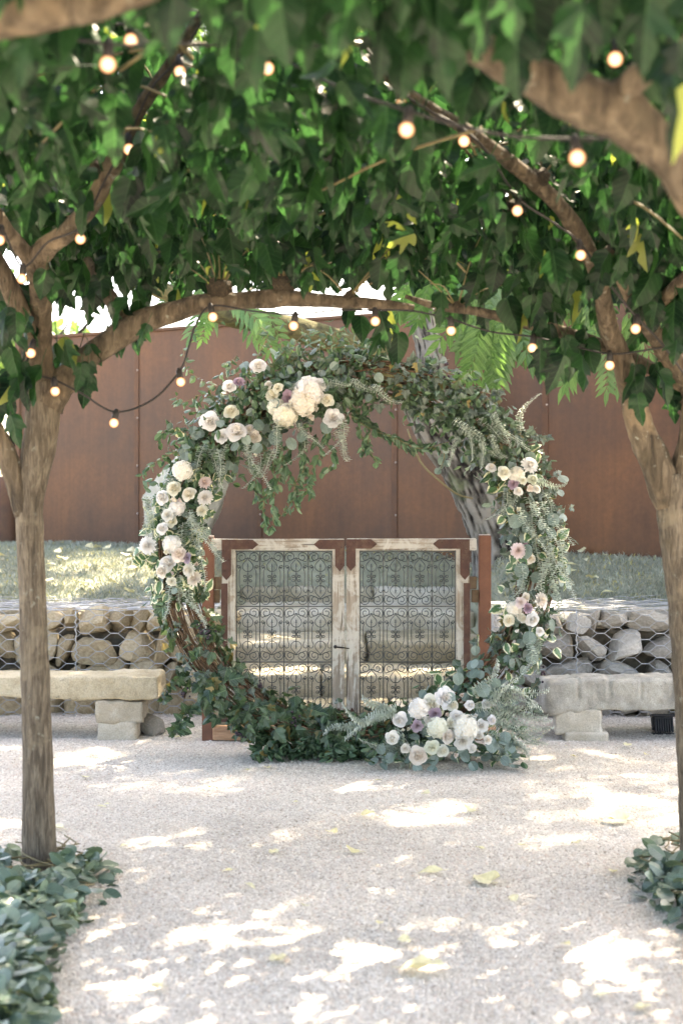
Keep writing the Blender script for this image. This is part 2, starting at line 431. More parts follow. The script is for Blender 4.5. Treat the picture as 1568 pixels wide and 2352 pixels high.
# ------------------------------------------------------------------ leaf templates
def leaf_template(name, outl, mat, fold=.25, droop=.2, wave=.03, stalk=0., teeth=0., seed=1):
    rr = random.Random(seed)
    pts = []
    for i in range(len(outl)-1):
        (x0, y0), (x1, y1) = outl[i], outl[i+1]
        pts.append((x0, y0))
        if teeth:
            dx, dy = x1-x0, y1-y0; L = math.hypot(dx, dy)+1e-6
            pts.append(((x0+x1)/2+dy/L*teeth, (y0+y1)/2-dx/L*teeth))
    pts.append(outl[-1])
    ytip = outl[-1][1]
    spine = [(0, ytip*.66), (0, ytip*.33)]
    half = pts+spine            # base .. tip, then spine back down
    V, T, UV, ED = [], [], [], []
    for sgn in (1, -1):
        poly = [Vector((x, y, 0)) for x, y in half]
        tri = tessellate_polygon([poly]); k = len(V)
        for j, (x, y) in enumerate(half):
            z = -fold*abs(x)-droop*y*y+wave*math.sin(9*y+7*x*sgn+seed)
            V.append((x*sgn, y, z)); UV.append((x*sgn, y)); ED.append(0. if abs(x) < 1e-6 else 1.)
        for t in tri:
            t = list(t)
            a, b, c = (Vector(half[q]) for q in t)
            cr = (b.x-a.x)*(c.y-a.y)-(b.y-a.y)*(c.x-a.x)
            if (cr < 0) != (sgn < 0): t = t[::-1]
            T.append([q+k for q in t])
    if stalk:
        k = len(V); w = .012
        for (x, y, z) in ((-w, 0, 0), (w, 0, 0), (0, 0, -w*1.5), (-w, -stalk, .12*stalk), (w, -stalk, .12*stalk), (0, -stalk, .12*stalk-w*1.5)):
            V.append((x, y, z)); UV.append((0., 0.)); ED.append(0.)
        for a, b in ((0, 1), (1, 2), (2, 0)):
            T += [[k+a, k+b, k+b+3], [k+a, k+b+3, k+a+3]]
    V = np.array(V, float); T = np.array(T, int); UV = np.array(UV); ED = np.array(ED)
    me = mkmesh(name, V, T, mat, False, UV, ED)
    return dict(me=me, V=V, T=T, UV=UV, ED=ED)
O_HEART = [(0, 0), (.16, -.08), (.34, -.02), (.45, .15), (.46, .34), (.40, .53), (.30, .70), (.17, .86), (0, 1.04)]
O_LOBE = [(0, 0), (.15, -.07), (.32, -.02), (.43, .12), (.45, .26), (.53, .44), (.41, .42), (.30, .45), (.26, .55), (.28, .68), (.20, .82), (.10, .93), (0, 1.05)]
O_DEEP = [(0, 0), (.12, -.03), (.30, .02), (.40, .14), (.29, .20), (.24, .27), (.36, .40), (.50, .60), (.36, .57), (.21, .52), (.15, .60), (.22, .74), (.13, .88), (0, 1.08)]
O_IVY = [(0, 0), (.18, -.10), (.42, -.04), (.36, .11), (.55, .30), (.35, .36), (.24, .47), (.18, .68), (0, .98)]
O_ELL = [(0, 0), (.13, .10), (.22, .32), (.20, .56), (.11, .80), (0, 1.02)]
O_ROUND = [(0, 0), (.22, .05), (.40, .22), (.46, .46), (.40, .72), (.22, .92), (0, 1.0)]
O_OVAL = [(0, 0), (.17, .06), (.31, .25), (.36, .48), (.30, .72), (.16, .92), (0, 1.04)]
def slim(o, k): return [(x*k, y) for x, y in o]
LT = {}
LT['mulberry'] = [leaf_template('mulberry_leaf', slim(O_HEART, .82), M['mulberry'], .28, .18, .035, .5, .012, 1),
                  leaf_template('mulberry_leaf', slim(O_LOBE, .74), M['mulberry'], .3, .22, .04, .5, .012, 2),
                  leaf_template('mulberry_leaf', slim(O_DEEP, .85), M['mulberry'], .35, .2, .04, .5, .010, 3),
                  leaf_template('mulberry_leaf', slim(O_LOBE, .66), M['mulberry'], -.45, .3, .05, .5, .012, 4)]
LT['smilax'] = [leaf_template('smilax_leaf', O_ELL, M['smilax'], .5, .25, .02, .15, 0, 1), leaf_template('smilax_leaf', O_ELL, M['smilax'], .3, -.25, .03, .15, 0, 2),
                leaf_template('smilax_leaf', O_OVAL, M['smilax'], .4, .3, .02, .1, 0, 3)]
LT['ivy'] = [leaf_template('ivy_leaf', O_IVY, M['ivy'], .2, .18, .05, .4, .01, 1), leaf_template('ivy_leaf', O_IVY, M['ivy'], -.25, .1, .06, .4, .01, 2), leaf_template('ivy_leaf', O_LOBE, M['ivy'], .25, .2, .06, .3, .02, 3)]
LT['ivygrey'] = [leaf_template('grey_ivy_leaf', O_IVY, M['ivygrey'], .2, .18, .05, .4, .01, 1), leaf_template('grey_ivy_leaf', O_IVY, M['ivygrey'], -.25, .15, .07, .4, .01, 2)]
LT['euc'] = [leaf_template('eucalyptus_leaf', O_ROUND, M['euc'], .12, .1, .02, .2, 0, 1), leaf_template('eucalyptus_leaf', O_ROUND, M['euc'], -.15, .15, .03, .2, 0, 2)]
LT['garland'] = [leaf_template('eucalyptus_leaf', O_ROUND, M['garland'], .14, .12, .02, .2, 0, 1), leaf_template('eucalyptus_leaf', O_OVAL, M['garland'], -.18, .15, .03, .2, 0, 2), leaf_template('eucalyptus_leaf', O_OVAL, M['garland'], .25, .1, .03, .2, 0, 3)]
LT['vari'] = [leaf_template('variegated_leaf', O_HEART, M['vari'], .25, .25, .05, .2, 0, 1), leaf_template('variegated_leaf', O_OVAL, M['vari'], -.2, .25, .05, .2, 0, 2)]
LT['fallen'] = [leaf_template('fallen_leaf', O_HEART, M['yellowleaf'], -.35, -.1, .06, .35, .012, 1), leaf_template('fallen_leaf', O_ELL, M['yellowleaf'], -.4, .1, .03, .25, 0, 2), leaf_template('fallen_leaf', O_OVAL, M['yellowleaf'], .3, -.25, .05, .3, 0, 3)]

def frame(t, n):
    t = np.asarray(t, float); n = np.asarray(n, float)
    t = t/np.linalg.norm(t); n = n-t*np.dot(n, t); ln = np.linalg.norm(n)
    if ln < 1e-4: n = np.cross(t, (1., .3, .2)); ln = np.linalg.norm(n)
    n = n/ln; x = np.cross(t, n)
    return np.stack([x, t, n], axis=1)
def unit(r=NR):
    v = r.normal(size=3); return v/np.linalg.norm(v)

def tile(tmpl, Ms, Ls):
    V = np.einsum('kij,nj->kni', Ms, tmpl['V'])+Ls[:, None, :]
    n = len(tmpl['V']); k = len(Ls)
    T = (tmpl['T'][None]+(np.arange(k)*n)[:, None, None]).reshape(-1, 3)
    return V.reshape(-1, 3), T, np.tile(tmpl['UV'], (k, 1)), np.tile(tmpl['ED'], k)

class Items:
    def __init__(s): s.L = []; s.M = []; s.T = []
    def add(s, loc, m3, t): s.L.append(np.asarray(loc, float)); s.M.append(m3); s.T.append(t)
def visible_order(L, size):
    """items that nothing of their own kind hides, largest in the picture first"""
    order = np.argsort(L[:, 1]); cell = 8.
    W, H = int(1568/cell), int(2352/cell); occ = np.zeros((H, W), bool); out = []
    for i in order:
        p = L[i]
        if p[1] < .5: continue
        x, y = proj(p); r = max(.6, size[i]*.45*FPX/p[1]/cell)
        gx, gy = x/cell, y/cell
        if gx < 0 or gy < 0 or gx >= W or gy >= H: continue
        if not occ[int(gy), int(gx)]: out.append((size[i]/p[1], i))
        a, b = max(0, int(gy-r)), min(H, int(gy+r)+1); c, d = max(0, int(gx-r)), min(W, int(gx+r)+1)
        occ[a:b, c:d] = True
    out.sort(reverse=True)
    return [i for _, i in out]
def place(root, name, restname, tmpls, it, cap=300, mat=None):
    if not it.L: return
    L = np.array(it.L); Ms = np.array(it.M); T = np.array(it.T)
    size = np.linalg.norm(Ms[:, :, 1], axis=1)
    pick = visible_order(L, size)[:cap]
    ps = set(pick); org = np.array(root.location)
    for i in pick:
        link(name, tmpls[T[i]]['me'], root, loc=L[i]-org, M3=Ms[i])
    rest = np.array([i for i in range(len(L)) if i not in ps], int)
    if len(rest) == 0: return
    VV, TT, UU, EE = [], [], [], []; k = 0
    for t in range(len(tmpls)):
        idx = rest[T[rest] == t]
        if len(idx) == 0: continue
        v, tr, u, e = tile(tmpls[t], Ms[idx], L[idx]-org)
        VV.append(v); TT.append(tr+k); UU.append(u); EE.append(e); k += len(v)
    me = mkmesh(restname, np.concatenate(VV), np.concatenate(TT), mat or tmpls[0]['me'].materials[0], False, np.concatenate(UU), np.concatenate(EE))
    o = link(restname, me, root); o['kind'] = 'stuff'
    return o

# ------------------------------------------------------------------ lit patches: where gaps in the crowns let the sun through
def lawn_z(x, y):
    base = .70+.34*sstep(9.6, 11.9, y)-.02+.02*nz(x*.9, y*.9)
    w = sstep(1.2, .9, abs(x-.09))
    if y < 12.15: fl = .30+.15*max(0, (y-10.3)/.9)-.03
    else: fl = lerp(.70, base, sstep(12.12, 12.5, y))
    return lerp(base, min(base, fl), w)
LIT = []
for (x, y, rx, ry) in [(110, 1790, 125, 38), (40, 1835, 60, 20), (1295, 1835, 62, 45), (1255, 1905, 48, 36), (1480, 1865, 80, 32), (1545, 1920, 40, 30), (1520, 1800, 40, 14),
                       (470, 2160, 90, 28), (620, 2150, 90, 24), (300, 2270, 70, 18), (1000, 2115, 30, 14), (1135, 2130, 34, 14),
                       (1350, 2185, 90, 28), (1390, 2255, 66, 24), (555, 1706, 60, 13), (430, 1716, 25, 7), (910, 1850, 110, 24), (720, 1905, 60, 20), (760, 1780, 40, 8),
                       (1180, 2060, 40, 13), (860, 2190, 36, 18), (1000, 2020, 40, 14), (700, 2060, 20, 8)]:
    D = 1.5*FPX/(y-HY); LIT.append(((x-CX)/FPX*D, D, 0., .66*rx*D/FPX, .66*ry*D*D/(FPX*1.5)))
for (x, y, rx, ry, D, z) in [(180, 1315, 70, 24, 11.2, .95), (330, 1335, 35, 8, 11., .9), (640, 1310, 90, 12, 12.4, .95), (940, 1305, 110, 12, 12.3, .92), (700, 1345, 60, 6, 12.1, .75), (1350, 1310, 60, 16, 11.2, .93), (1450, 1340, 50, 12, 10.9, .88), (430, 1393, 90, 10, 9.8, .76), (60, 1400, 60, 10, 9.8, .76),
                             (1150, 1395, 40, 12, 9.8, .76), (1300, 1402, 60, 8, 9.6, .76), (640, 1543, 110, 8, 9.8, .30), (590, 1616, 80, 7, 9.35, .15), (740, 1618, 25, 7, 9.3, .15),
                             (900, 1398, 90, 8, 11.6, .6), (960, 1540, 100, 7, 9.8, .3), (700, 1467, 60, 8, 10.7, .45), (345, 1250, 24, 30, 8.2, 1.2), (1150, 930, 40, 8, 8.2, 2.05)]:
    LIT.append(((x-CX)/FPX*D, D, z, rx*D/FPX, max(.10, ry*D*D/(FPX*max(.3, 1.5-z)))))
LITA = np.array(LIT)
def sunlit_hole(p, margin=.06):
    """true when a leaf at p would shade one of the lit patches"""
    z = LITA[:, 2]; s = (p[2]-z)/SUN_DIR.z
    gx = p[0]-SUN_DIR.x*s; gy = p[1]-SUN_DIR.y*s
    q = ((gx-LITA[:, 0])/(LITA[:, 3]+margin))**2+((gy-LITA[:, 1])/(LITA[:, 4]+margin))**2
    return bool(np.any((q < 1) & (s > 0)))

# ------------------------------------------------------------------ ground
def grid(name, xs, ys, zf, mat):
    V = [(x, y, zf(x, y)) for y in ys for x in xs]; n = len(xs); F = []
    for j in range(len(ys)-1):
        for i in range(n-1): F.append((j*n+i, j*n+i+1, (j+1)*n+i+1, (j+1)*n+i))
    return mkmesh(name, V, F, mat, True)
def ground_z(x, y):
    if y > 12 or y < -2 or abs(x) > 6: return 0.
    return .012*nz(x*1.3, y*1.3)+.006*nz(x*4, y*4)+.05*sstep(8.75, 9.5, y)*sstep(.75, 1.0, abs(x-.09))
xs = [-300, -80, -20, -8]+[-6+i*.1 for i in range(121)]+[8, 20, 80, 300]
ys = [-300, -60, -10]+[-2+i*.1 for i in range(126)]+[12, 20, 60, 200, 600]
g = link('ground', grid('ground', xs, ys, ground_z, M['gravel'])); g['kind'] = 'structure'; g['label'] = 'pale crushed gravel courtyard ground'
# loose stones of the gravel
def gravel():
    n = 170000
    D = 3.7*np.power(9.5/3.7, NR.random(n)**.9); hw = .26*D+.25
    x = (NR.random(n)*2-1)*hw; z = np.array([ground_z(a, b) for a, b in zip(x, D)])
    base = np.array([(1, 0, 0), (0, 1, 0), (-1, 0, 0), (0, -1, 0), (0, 0, .8), (0, 0, -.8)], float)
    T0 = np.array([(0, 1, 4), (1, 2, 4), (2, 3, 4), (3, 0, 4)])     # undersides are buried
    s = .0036+.0052*NR.random(n)**1.8
    V = np.repeat(base[None], n, 0)*(1+.45*(NR.random((n, 6, 3))-.5))+.25*(NR.random((n, 6, 3))-.5)
    V *= (s[:, None]*(1+.7*(NR.random((n, 3))-.5)))[:, None, :] if False else s[:, None, None]
    a = NR.random(n)*6.283; c, sn = np.cos(a), np.sin(a); tl = (NR.random(n)-.5)*1.2
    X = V[:, :, 0]*c[:, None]-V[:, :, 1]*sn[:, None]; Y = V[:, :, 0]*sn[:, None]+V[:, :, 1]*c[:, None]
    Z = V[:, :, 2]+X*tl[:, None]*.5
    V = np.stack([X+x[:, None], Y+D[:, None], Z+z[:, None]+.0015], 2).reshape(-1, 3)
    T = (T0[None]+(np.arange(n)*6)[:, None, None]).reshape(-1, 3)
    o = link('gravel', mkmesh('gravel', V, T, M['pebble'])); o['kind'] = 'stuff'; o['label'] = 'loose pale gravel stones'; o['category'] = 'gravel'
gravel()
# raised lawn
xs = [-60, -30, -14, -8]+[-6+i*.15 for i in range(81)]+[8, 14, 30, 60]
ys = [10.2, 10.21]+[10.3+i*.12 for i in range(32)]+[15, 18, 25, 40, 80, 300]
def lz(x, y): return lawn_z(x, y) if y > 10.205 else 0.
o = link('lawn', grid('lawn', xs, ys, lz, M['soil'])); o['kind'] = 'structure'; o['label'] = 'raised lawn behind the gabion walls'
def grass():
    n = 90000
    y = 10.22+(NR.random(n)**1.25)*4.2; x = (NR.random(n)*2-1)*(.26*y+.6)
    keep = ~((np.abs(x-.09) < 1.0) & (y < 12.15))
    x, y = x[keep], y[keep]; n = len(x)
    z = np.array([lawn_z(a, b) for a, b in zip(x, y)])
    h = .014+.036*NR.random(n)**2; w = .0025+.002*NR.random(n); a = NR.random(n)*6.283
    lx, ly = (NR.random(n)-.5)*.06, (NR.random(n)-.5)*.06
    dx, dy = np.cos(a)*w, np.sin(a)*w
    p0 = np.stack([x-dx, y-dy, z-.003], 1); p1 = np.stack([x+dx, y+dy, z-.003], 1)
    p2 = np.stack([x+lx*.4+dx*.8, y+ly*.4+dy*.8, z+h*.6], 1); p3 = np.stack([x+lx, y+ly, z+h], 1)
    V = np.stack([p0, p1, p2, p3], 1).reshape(-1, 3); k = np.arange(n)*4
    T = np.concatenate([np.stack([k, k+1, k+2], 1), np.stack([k, k+2, k+3], 1)])
    UV = np.zeros((len(V), 2))
    o = link('grass', mkmesh('grass', V, T, M['grassblade'], False, UV)); o['kind'] = 'stuff'; o['label'] = 'thin dry lawn grass'; o['category'] = 'grass'
grass()

# ------------------------------------------------------------------ rough stones
def rock_mesh(name, mat, seed, sub=3, box=5., cuts=9, rough=.05):
    rr = random.Random(seed); bm = bmesh.new(); bmesh.ops.create_icosphere(bm, subdivisions=sub, radius=1)
    planes = []
    for _ in range(cuts):
        d = Vector((rr.gauss(0, 1), rr.gauss(0, 1), rr.gauss(0, 1))).normalized(); planes.append((d, rr.uniform(.44, .84)))
    for v in bm.verts:
        d = v.co.normalized(); k = (abs(d.x)**box+abs(d.y)**box+abs(d.z)**box)**(-1/box); p = d*k*.86
        for (q, h) in planes:
            e = p.dot(q)
            if e > h: p -= q*(e-h)*.92
        p *= 1+rough*nz(p.x*2.2+seed, p.y*2.2, p.z*2.2)+rough*.5*nz(p.x*6, p.y*6+seed, p.z*6)
        v.co = p
    for f in bm.faces: f.smooth = True
    me = bpy.data.meshes.new(name); bm.to_mesh(me); bm.free(); me.materials.append(mat)
    try: me.set_sharp_from_angle(angle=rad(24))
    except Exception: pass
    return me
ROCK = [rock_mesh('stone', M['gabion'], s) for s in range(7)]
ROCKG = [rock_mesh('stone', M['gabion_grey'], s+20) for s in range(7)]

def rough_box(name, sx, sy, sz, mat, nx, ny, nzs, amp, seed, shape=None, rounding=.03):
    bm = bmesh.new(); bmesh.ops.create_cube(bm, size=1)
    bmesh.ops.delete(bm, geom=list(bm.verts), context='VERTS')
    def face(fn, nu, nv):
        vs = [[bm.verts.new(fn(i/nu, j/nv)) for i in range(nu+1)] for j in range(nv+1)]
        for j in range(nv):
            for i in range(nu): bm.faces.new((vs[j][i], vs[j][i+1], vs[j+1][i+1], vs[j+1][i]))
    face(lambda u, v: (u-.5, -.5, v-.5), nx, nzs); face(lambda u, v: (.5-u, .5, v-.5), nx, nzs)
    face(lambda u, v: (.5, u-.5, v-.5), ny, nzs); face(lambda u, v: (-.5, .5-u, v-.5), ny, nzs)
    face(lambda u, v: (u-.5, v-.5, .5), nx, ny); face(lambda u, v: (u-.5, .5-v, -.5), nx, ny)
    bmesh.ops.remove_doubles(bm, verts=bm.verts, dist=1e-5)
    h = Vector((sx, sy, sz))*.5
    for v in bm.verts:
        p = Vector((v.co.x*sx, v.co.y*sy, v.co.z*sz))
        q = Vector([max(-h[i]+rounding, min(h[i]-rounding, p[i])) for i in range(3)])
        d = p-q
        if d.length > rounding: d = d.normalized()*rounding
        p = q+d
        nrm = d.normalized() if d.length > 1e-6 else Vector((0, 0, 1))
        if shape: p = Vector(shape(p))
        p += nrm*amp*(nz(p.x*5+seed, p.y*5, p.z*5)+.6*nz(p.x*13, p.y*13+seed, p.z*13)+.4*nz(p.x*31, p.y*31, p.z*31+seed))
        v.co = p
    for f in bm.faces: f.smooth = True
    me = bpy.data.meshes.new(name); bm.to_mesh(me); bm.free(); me.materials.append(mat)
    return me

def gabion(name, label, x0, x1, rocks, seed, root_x):
    rr = random.Random(seed); D0 = 9.4
    root = thing(name, label, 'gabion wall', ((x0+x1)/2, D0, 0), 'wire gabion walls beside the steps')
    link('shade_backing', box_mesh('shade_backing', x1-x0-.1, .62, .60, M['gap_shade'], .03, 1, .03, 6), root, (0, .53, .30))  # solid box for the inner stones, coloured dark as if in shade
    z = .02; row = 0
    hs = [.19, .17, .20, .14]
    tot = sum(hs); hs = [h*.72/tot for h in hs]
    for h in hs:
        x = x0-rr.uniform(0, .1)
        while x < x1-.03:
            w = rr.uniform(.15, .36) if rr.random() > .25 else rr.uniform(.08, .14)
            w = min(w, x1-x+.02)
            hh = h*rr.uniform(.75, 1.25)
            me = rr.choice(rocks)
            link('stone', me, root, (x+w/2-root.location.x, rr.uniform(.10, .15)+rr.uniform(-.02, .02), z+h/2+rr.uniform(-.012, .012)),
                 rot=(rr.uniform(-.3, .3), rr.uniform(-.38, .38)+rr.choice((0, 0, math.pi)), rr.uniform(-.35, .35)+rr.choice((0, math.pi))), scale=(w*.60, .14, hh*.64))
            if rr.random() < .2:   # a filler tucked behind the gap
                link('stone', rr.choice(rocks), root, (x+w-root.location.x, .2, z+h*rr.uniform(.1, .9)), rot=(rr.random()*6, rr.random()*6, 0), scale=rr.uniform(.035, .055))
            x += w
        z += h; row += 1
    # stones on top, seen edge-on
    for yy in (.30, .50, .70):
        x = x0+.05
        while x < x1-.05:
            w = rr.uniform(.14, .3)
            link('stone', rr.choice(rocks), root, (x+w/2-root.location.x, yy, .655), rot=(0, 0, rr.uniform(-.4, .4)), scale=(w*.56, .13, .07)); x += w
    # hexagonal double-twist netting on the face, folded over the top
    a, dx, dy, r = .048, .050, .040, .0024
    lst = []
    def surf(u, v):     # u along X, v up the face then back across the top
        wob = .012*nz(u*3+seed, v*3)
        if v < .745: return Vector((u-root.location.x, -.012+wob, v))
        return Vector((u-root.location.x, (v-.745)-.01, .752+.016*nz(u*5, v*5+seed)))
    def seg(u0, v0, u1, v1, rr_):
        p, q = surf(u0, v0), surf(u1, v1)
        lst.append(tube_arrays([p, (p+q)/2, q], [rr_]*3, 4, cap=False))
    nu = int((x1-x0)/(a+dx)); nv = int(1.65/(2*dy))
    for i in range(nu):
        for j in range(nv):
            u = x0+.02+i*(a+dx); v = .0+j*2*dy+(dy if i % 2 else 0)
            seg(u, v, u+a, v, r*1.55)
            seg(u+a, v, u+a+dx, v+dy, r); seg(u+a, v, u+a+dx, v-dy, r)
    V, F = join_arrays(lst); o = link('wire_netting', mkmesh('wire_netting', V, F, M['wire'], True), root); o['kind'] = 'stuff'
    # selvedge and lacing wires
    k = 0
    lst = []
    for q in range(26):
        u0 = rr.uniform(x0, x1-.3); yy = rr.uniform(.0, .8); L = rr.uniform(.25, .8); sl_ = rr.uniform(-.3, .3)
        pts = [Vector((u0+L*t/6-root.location.x, yy+sl_*t/6+.02*rr.uniform(-1, 1), .765+.03*rr.random())) for t in range(7)]
        lst.append(tube_arrays(catmull(pts, 2), [.0022]*13, 4))
    V, F = join_arrays(lst); o = link('loose_wires', mkmesh('loose_wires', V, F, M['wire'], True), root); o['kind'] = 'stuff'
    for xx in root_x:
        pts = [Vector((xx-root.location.x+.008*math.sin(t*9.), -.02+.004*math.cos(t*9), t*.75/30)) for t in range(31)]
        link('lacing_wire', mkmesh('lacing_wire', *tube_arrays(pts, [.0045]*31, 5), M['wire'], True), root)
    return root
gabion('gabion_wall', 'gabion wall of tan stones in hexagonal wire behind the left stone bench', -3.6, -.84, ROCK, 3, (-1.75, -.85))
gabion('gabion_wall', 'gabion wall of grey stones in hexagonal wire behind the right stone bench', .98, 3.6, ROCKG, 5, (1.55, 1.0))

# ------------------------------------------------------------------ stone steps
steps = bpy.data.objects.new('stone_steps', None); COL.objects.link(steps); steps['kind'] = 'structure'; steps.location = (.09, 9.13, 0)
steps['label'] = 'rough tan stone steps climbing behind the gate'
sr = random.Random(4)
for k, (y0, y1, z) in enumerate([(9.13, 9.95, .15), (9.61, 10.6, .30), (10.3, 11.5, .45), (11.2, 12.4, .60), (12.1, 13.0, .73)]):
    xa, xb = -.86, 1.04; cut = lerp(xa, xb, [.62, .38, .55, .42, .6][k])
    for (p, q) in ((xa, cut-.004), (cut+.004, xb)):
        me = rough_box('step_stone', q-p, y1-y0, .19, M['step'], 22, 14, 5, .018, k*7+p, rounding=.03)
        link('step_stone', me, steps, ((p+q)/2-.09, (y0+y1)/2-9.13, z-.095+sr.uniform(-.008, .008)), rot=(0, sr.uniform(-.012, .012), sr.uniform(-.03, .03)))

# ------------------------------------------------------------------ weathering steel wall
WA = Vector((-2.01, 14.0, 0)); WD = Vector((3.73, -2.0, 0)); WL = WD.length; WU = WD/WL
wl = thing('steel_wall', 'tall rust brown weathering steel panel wall across the back', 'wall', WA+Vector((0, 0, 1.04)))
ang = math.atan2(WD.y, WD.x); pw = WL/3
def wallpt(s, off=0., z=0.):   # s in panels from the first seam
    return WU*(s*pw)+Vector((WU.y, -WU.x, 0))*off+Vector((0, 0, z))
for s0, s1 in [(-1.04, 0), (0, 1), (1, 2), (2, 3), (3, 4), (4, 5), (5, 6)]:
    L = (s1-s0)*pw-.006
    link('panel', box_mesh('panel', L, .012, 2.25, M['corten'], .002), wl, wallpt((s0+s1)/2, 0, .955), rot=(0, 0, ang))
    link('top_cap', box_mesh('top_cap', L, .07, .03, M['seam'], .003), wl, wallpt((s0+s1)/2, 0, 2.096), rot=(0, 0, ang))
rv = bmesh.new(); bmesh.ops.create_uvsphere(rv, u_segments=8, v_segments=5, radius=.010); rme = bpy.data.meshes.new('rivet'); rv.to_mesh(rme); rv.free(); rme.materials.append(M['steel'])
for s in range(0, 6):
    link('seam_strip', box_mesh('seam_strip', .055, .008, 2.2, M['seam'], .002), wl, wallpt(s, .0115, .955), rot=(0, 0, ang))
    for q in range(4): link('rivet', rme, wl, wallpt(s+.012, .018, .30+q*.47))
link('end_post', box_mesh('end_post', .06, .06, 2.3, M['seam'], .004), wl, wallpt(-1.065, 0, .97), rot=(0, 0, ang))
lw_ = link('low_wall', rough_box('low_wall', 4.5, .25, 1.1, M['seam'], 20, 3, 8, .01, 3), None, (-5.33, 15.78, 1.17), rot=(0, 0, ang)); tag(lw_, 'low dark brown wall beyond the left end of the steel wall', 'wall')

# standing boulder and small plants at the wall foot
bl = link('boulder', rock_mesh('boulder', M['boulder'], 41, 4, 6., 7, .05), None, P(424, 1148, 12.4)+Vector((0, 0, -.05)), rot=(.0, .05, .3), scale=(.43, .28, .53)); tag(bl, 'pale grey upright boulder on the lawn behind the left side of the arch', 'boulder')
st = link('loose_stone', rock_mesh('loose_stone', M['gabion_grey'], 52), None, P(352, 1668, 8.95), rot=(.2, .3, .4), scale=(.10, .09, .07)); tag(st, 'small grey stone half buried in gravel beside the left bench', 'stone')
for (px, py, D, lab) in [(1340, 1262, 12.2, 'pale green grass tuft at the foot of the steel wall, nearer the arch'), (1415, 1268, 12.0, 'pale green grass tuft at the foot of the steel wall, nearer the right tree')]:
    b = P(px, py, D); V = []; T = []
    for i in range(130):
        a = R.random()*6.28; L = R.uniform(.12, .26); ln = R.uniform(.1, .9); w = .004
        d = Vector((math.cos(a), math.sin(a), 0)); s = Vector((-d.y, d.x, 0))*w; k = len(V); p0 = d*.05*R.random()
        V += [p0-s, p0+s, p0+d*L*ln*.4+Vector((0, 0, L*.75))+s*.7, p0+d*L*ln*.4+Vector((0, 0, L*.75))-s*.7, p0+d*L*ln+Vector((0, 0, L*.8))]
        T += [(k, k+1, k+2), (k, k+2, k+3), (k+3, k+2, k+4)]
    o = link('grass_tuft', mkmesh('grass_tuft', V, np.array(T), M['tuft'], False, np.zeros((len(V), 2))), None, (b.x, b.y, lawn_z(b.x, b.y)-.01)); tag(o, lab, 'plant')

# ------------------------------------------------------------------ stone benches and floodlight
def bench_left():
    root = thing('stone_bench', 'tan stone slab bench on stacked blocks left of the arch', 'bench', (-1.6, 8.9, 0))
    def shp(p):
        if p.z < 0: p.z += .028*sstep(.15, -.15, p.x+.0)*1.0-.012*sstep(.2, .6, p.x)
        return p
    link('seat_slab', rough_box('seat_slab', 2.1, .34, .132, M['bench_tan'], 130, 20, 12, .014, 1, shp, .014), root, at(root, (-2.18, 8.95, .326)))
    link('support_block', rough_box('support_block', .29, .30, .135, M['block'], 16, 14, 8, .016, 4, None, .010), root, at(root, (-1.375, 8.93, .172)), rot=(0, 0, .03))
    link('support_block', rough_box('support_block', .235, .28, .115, M['block'], 16, 14, 8, .016, 9, None, .008), root, at(root, (-1.38, 8.92, .05)), rot=(0, 0, -.05))
    link('support_block', rough_box('support_block', .29, .30, .14, M['block'], 16, 14, 8, .010, 14, None, .02), root, at(root, (-2.8, 8.93, .17)))
    link('support_block', rough_box('support_block', .27, .28, .11, M['block'], 16, 14, 8, .010, 19, None, .016), root, at(root, (-2.8, 8.93, .05)))
def bench_right():
    root = thing('stone_bench', 'grey grooved stone slab bench right of the arch behind the right tree', 'bench', (1.75, 8.9, 0))
    gro = [-.755, -.56, -.365, -.17, .05, .3, .6]
    def shp(p):
        p.z += .035*sstep(-.95, -.55, p.x)-.035+.008*math.sin(p.x*5)
        if p.y < -.05:
            for g_ in gro:
                if abs(p.x-g_) < .012 and p.z > -.03: p.y += .010
        if p.z > .05:
            for g_ in gro:
                if abs(p.x-g_) < .012: p.z -= .006
        return p
    link('seat_slab', rough_box('seat_slab', 1.9, .34, .20, M['bench_grey'], 190, 16, 12, .014, 31, shp, .02), root, at(root, (2.21, 8.92, .285)))
    link('support_block', rough_box('support_block', .29, .30, .16, M['block'], 16, 14, 8, .016, 41, None, .010), root, at(root, (1.475, 8.9, .115)), rot=(0, 0, -.12))
    link('support_block', rough_box('support_block', .26, .30, .08, M['block'], 16, 14, 8, .010, 44, None, .012), root, at(root, (1.51, 8.88, .012)), rot=(0, 0, -.05))
    link('support_block', rough_box('support_block', .29, .30, .20, M['block'], 16, 14, 8, .012, 47, None, .02), root, at(root, (2.75, 8.9, .09)))
bench_left(); bench_right()
fl = thing('floodlight', 'black ribbed floodlight standing on gravel under the right bench', 'floodlight', P(1522, 1690, 8.95))
link('housing', box_mesh('housing', .13, .07, .10, M['plastic'], .012, 2), fl, (0, .02, .075), rot=(-.35, 0, 0))
link('hood', box_mesh('hood', .15, .09, .016, M['plastic'], .005), fl, (0, -.005, .128), rot=(-.2, 0, 0))
fm = box_mesh('cooling_fin', .007, .03, .085, M['plastic'], .001)
for i in range(8): link('cooling_fin', fm, fl, (-.052+i*.0149, -.026, .068), rot=(-.35, 0, 0))
link('bracket', box_mesh('bracket', .14, .06, .012, M['plastic'], .003), fl, (0, .01, .01))

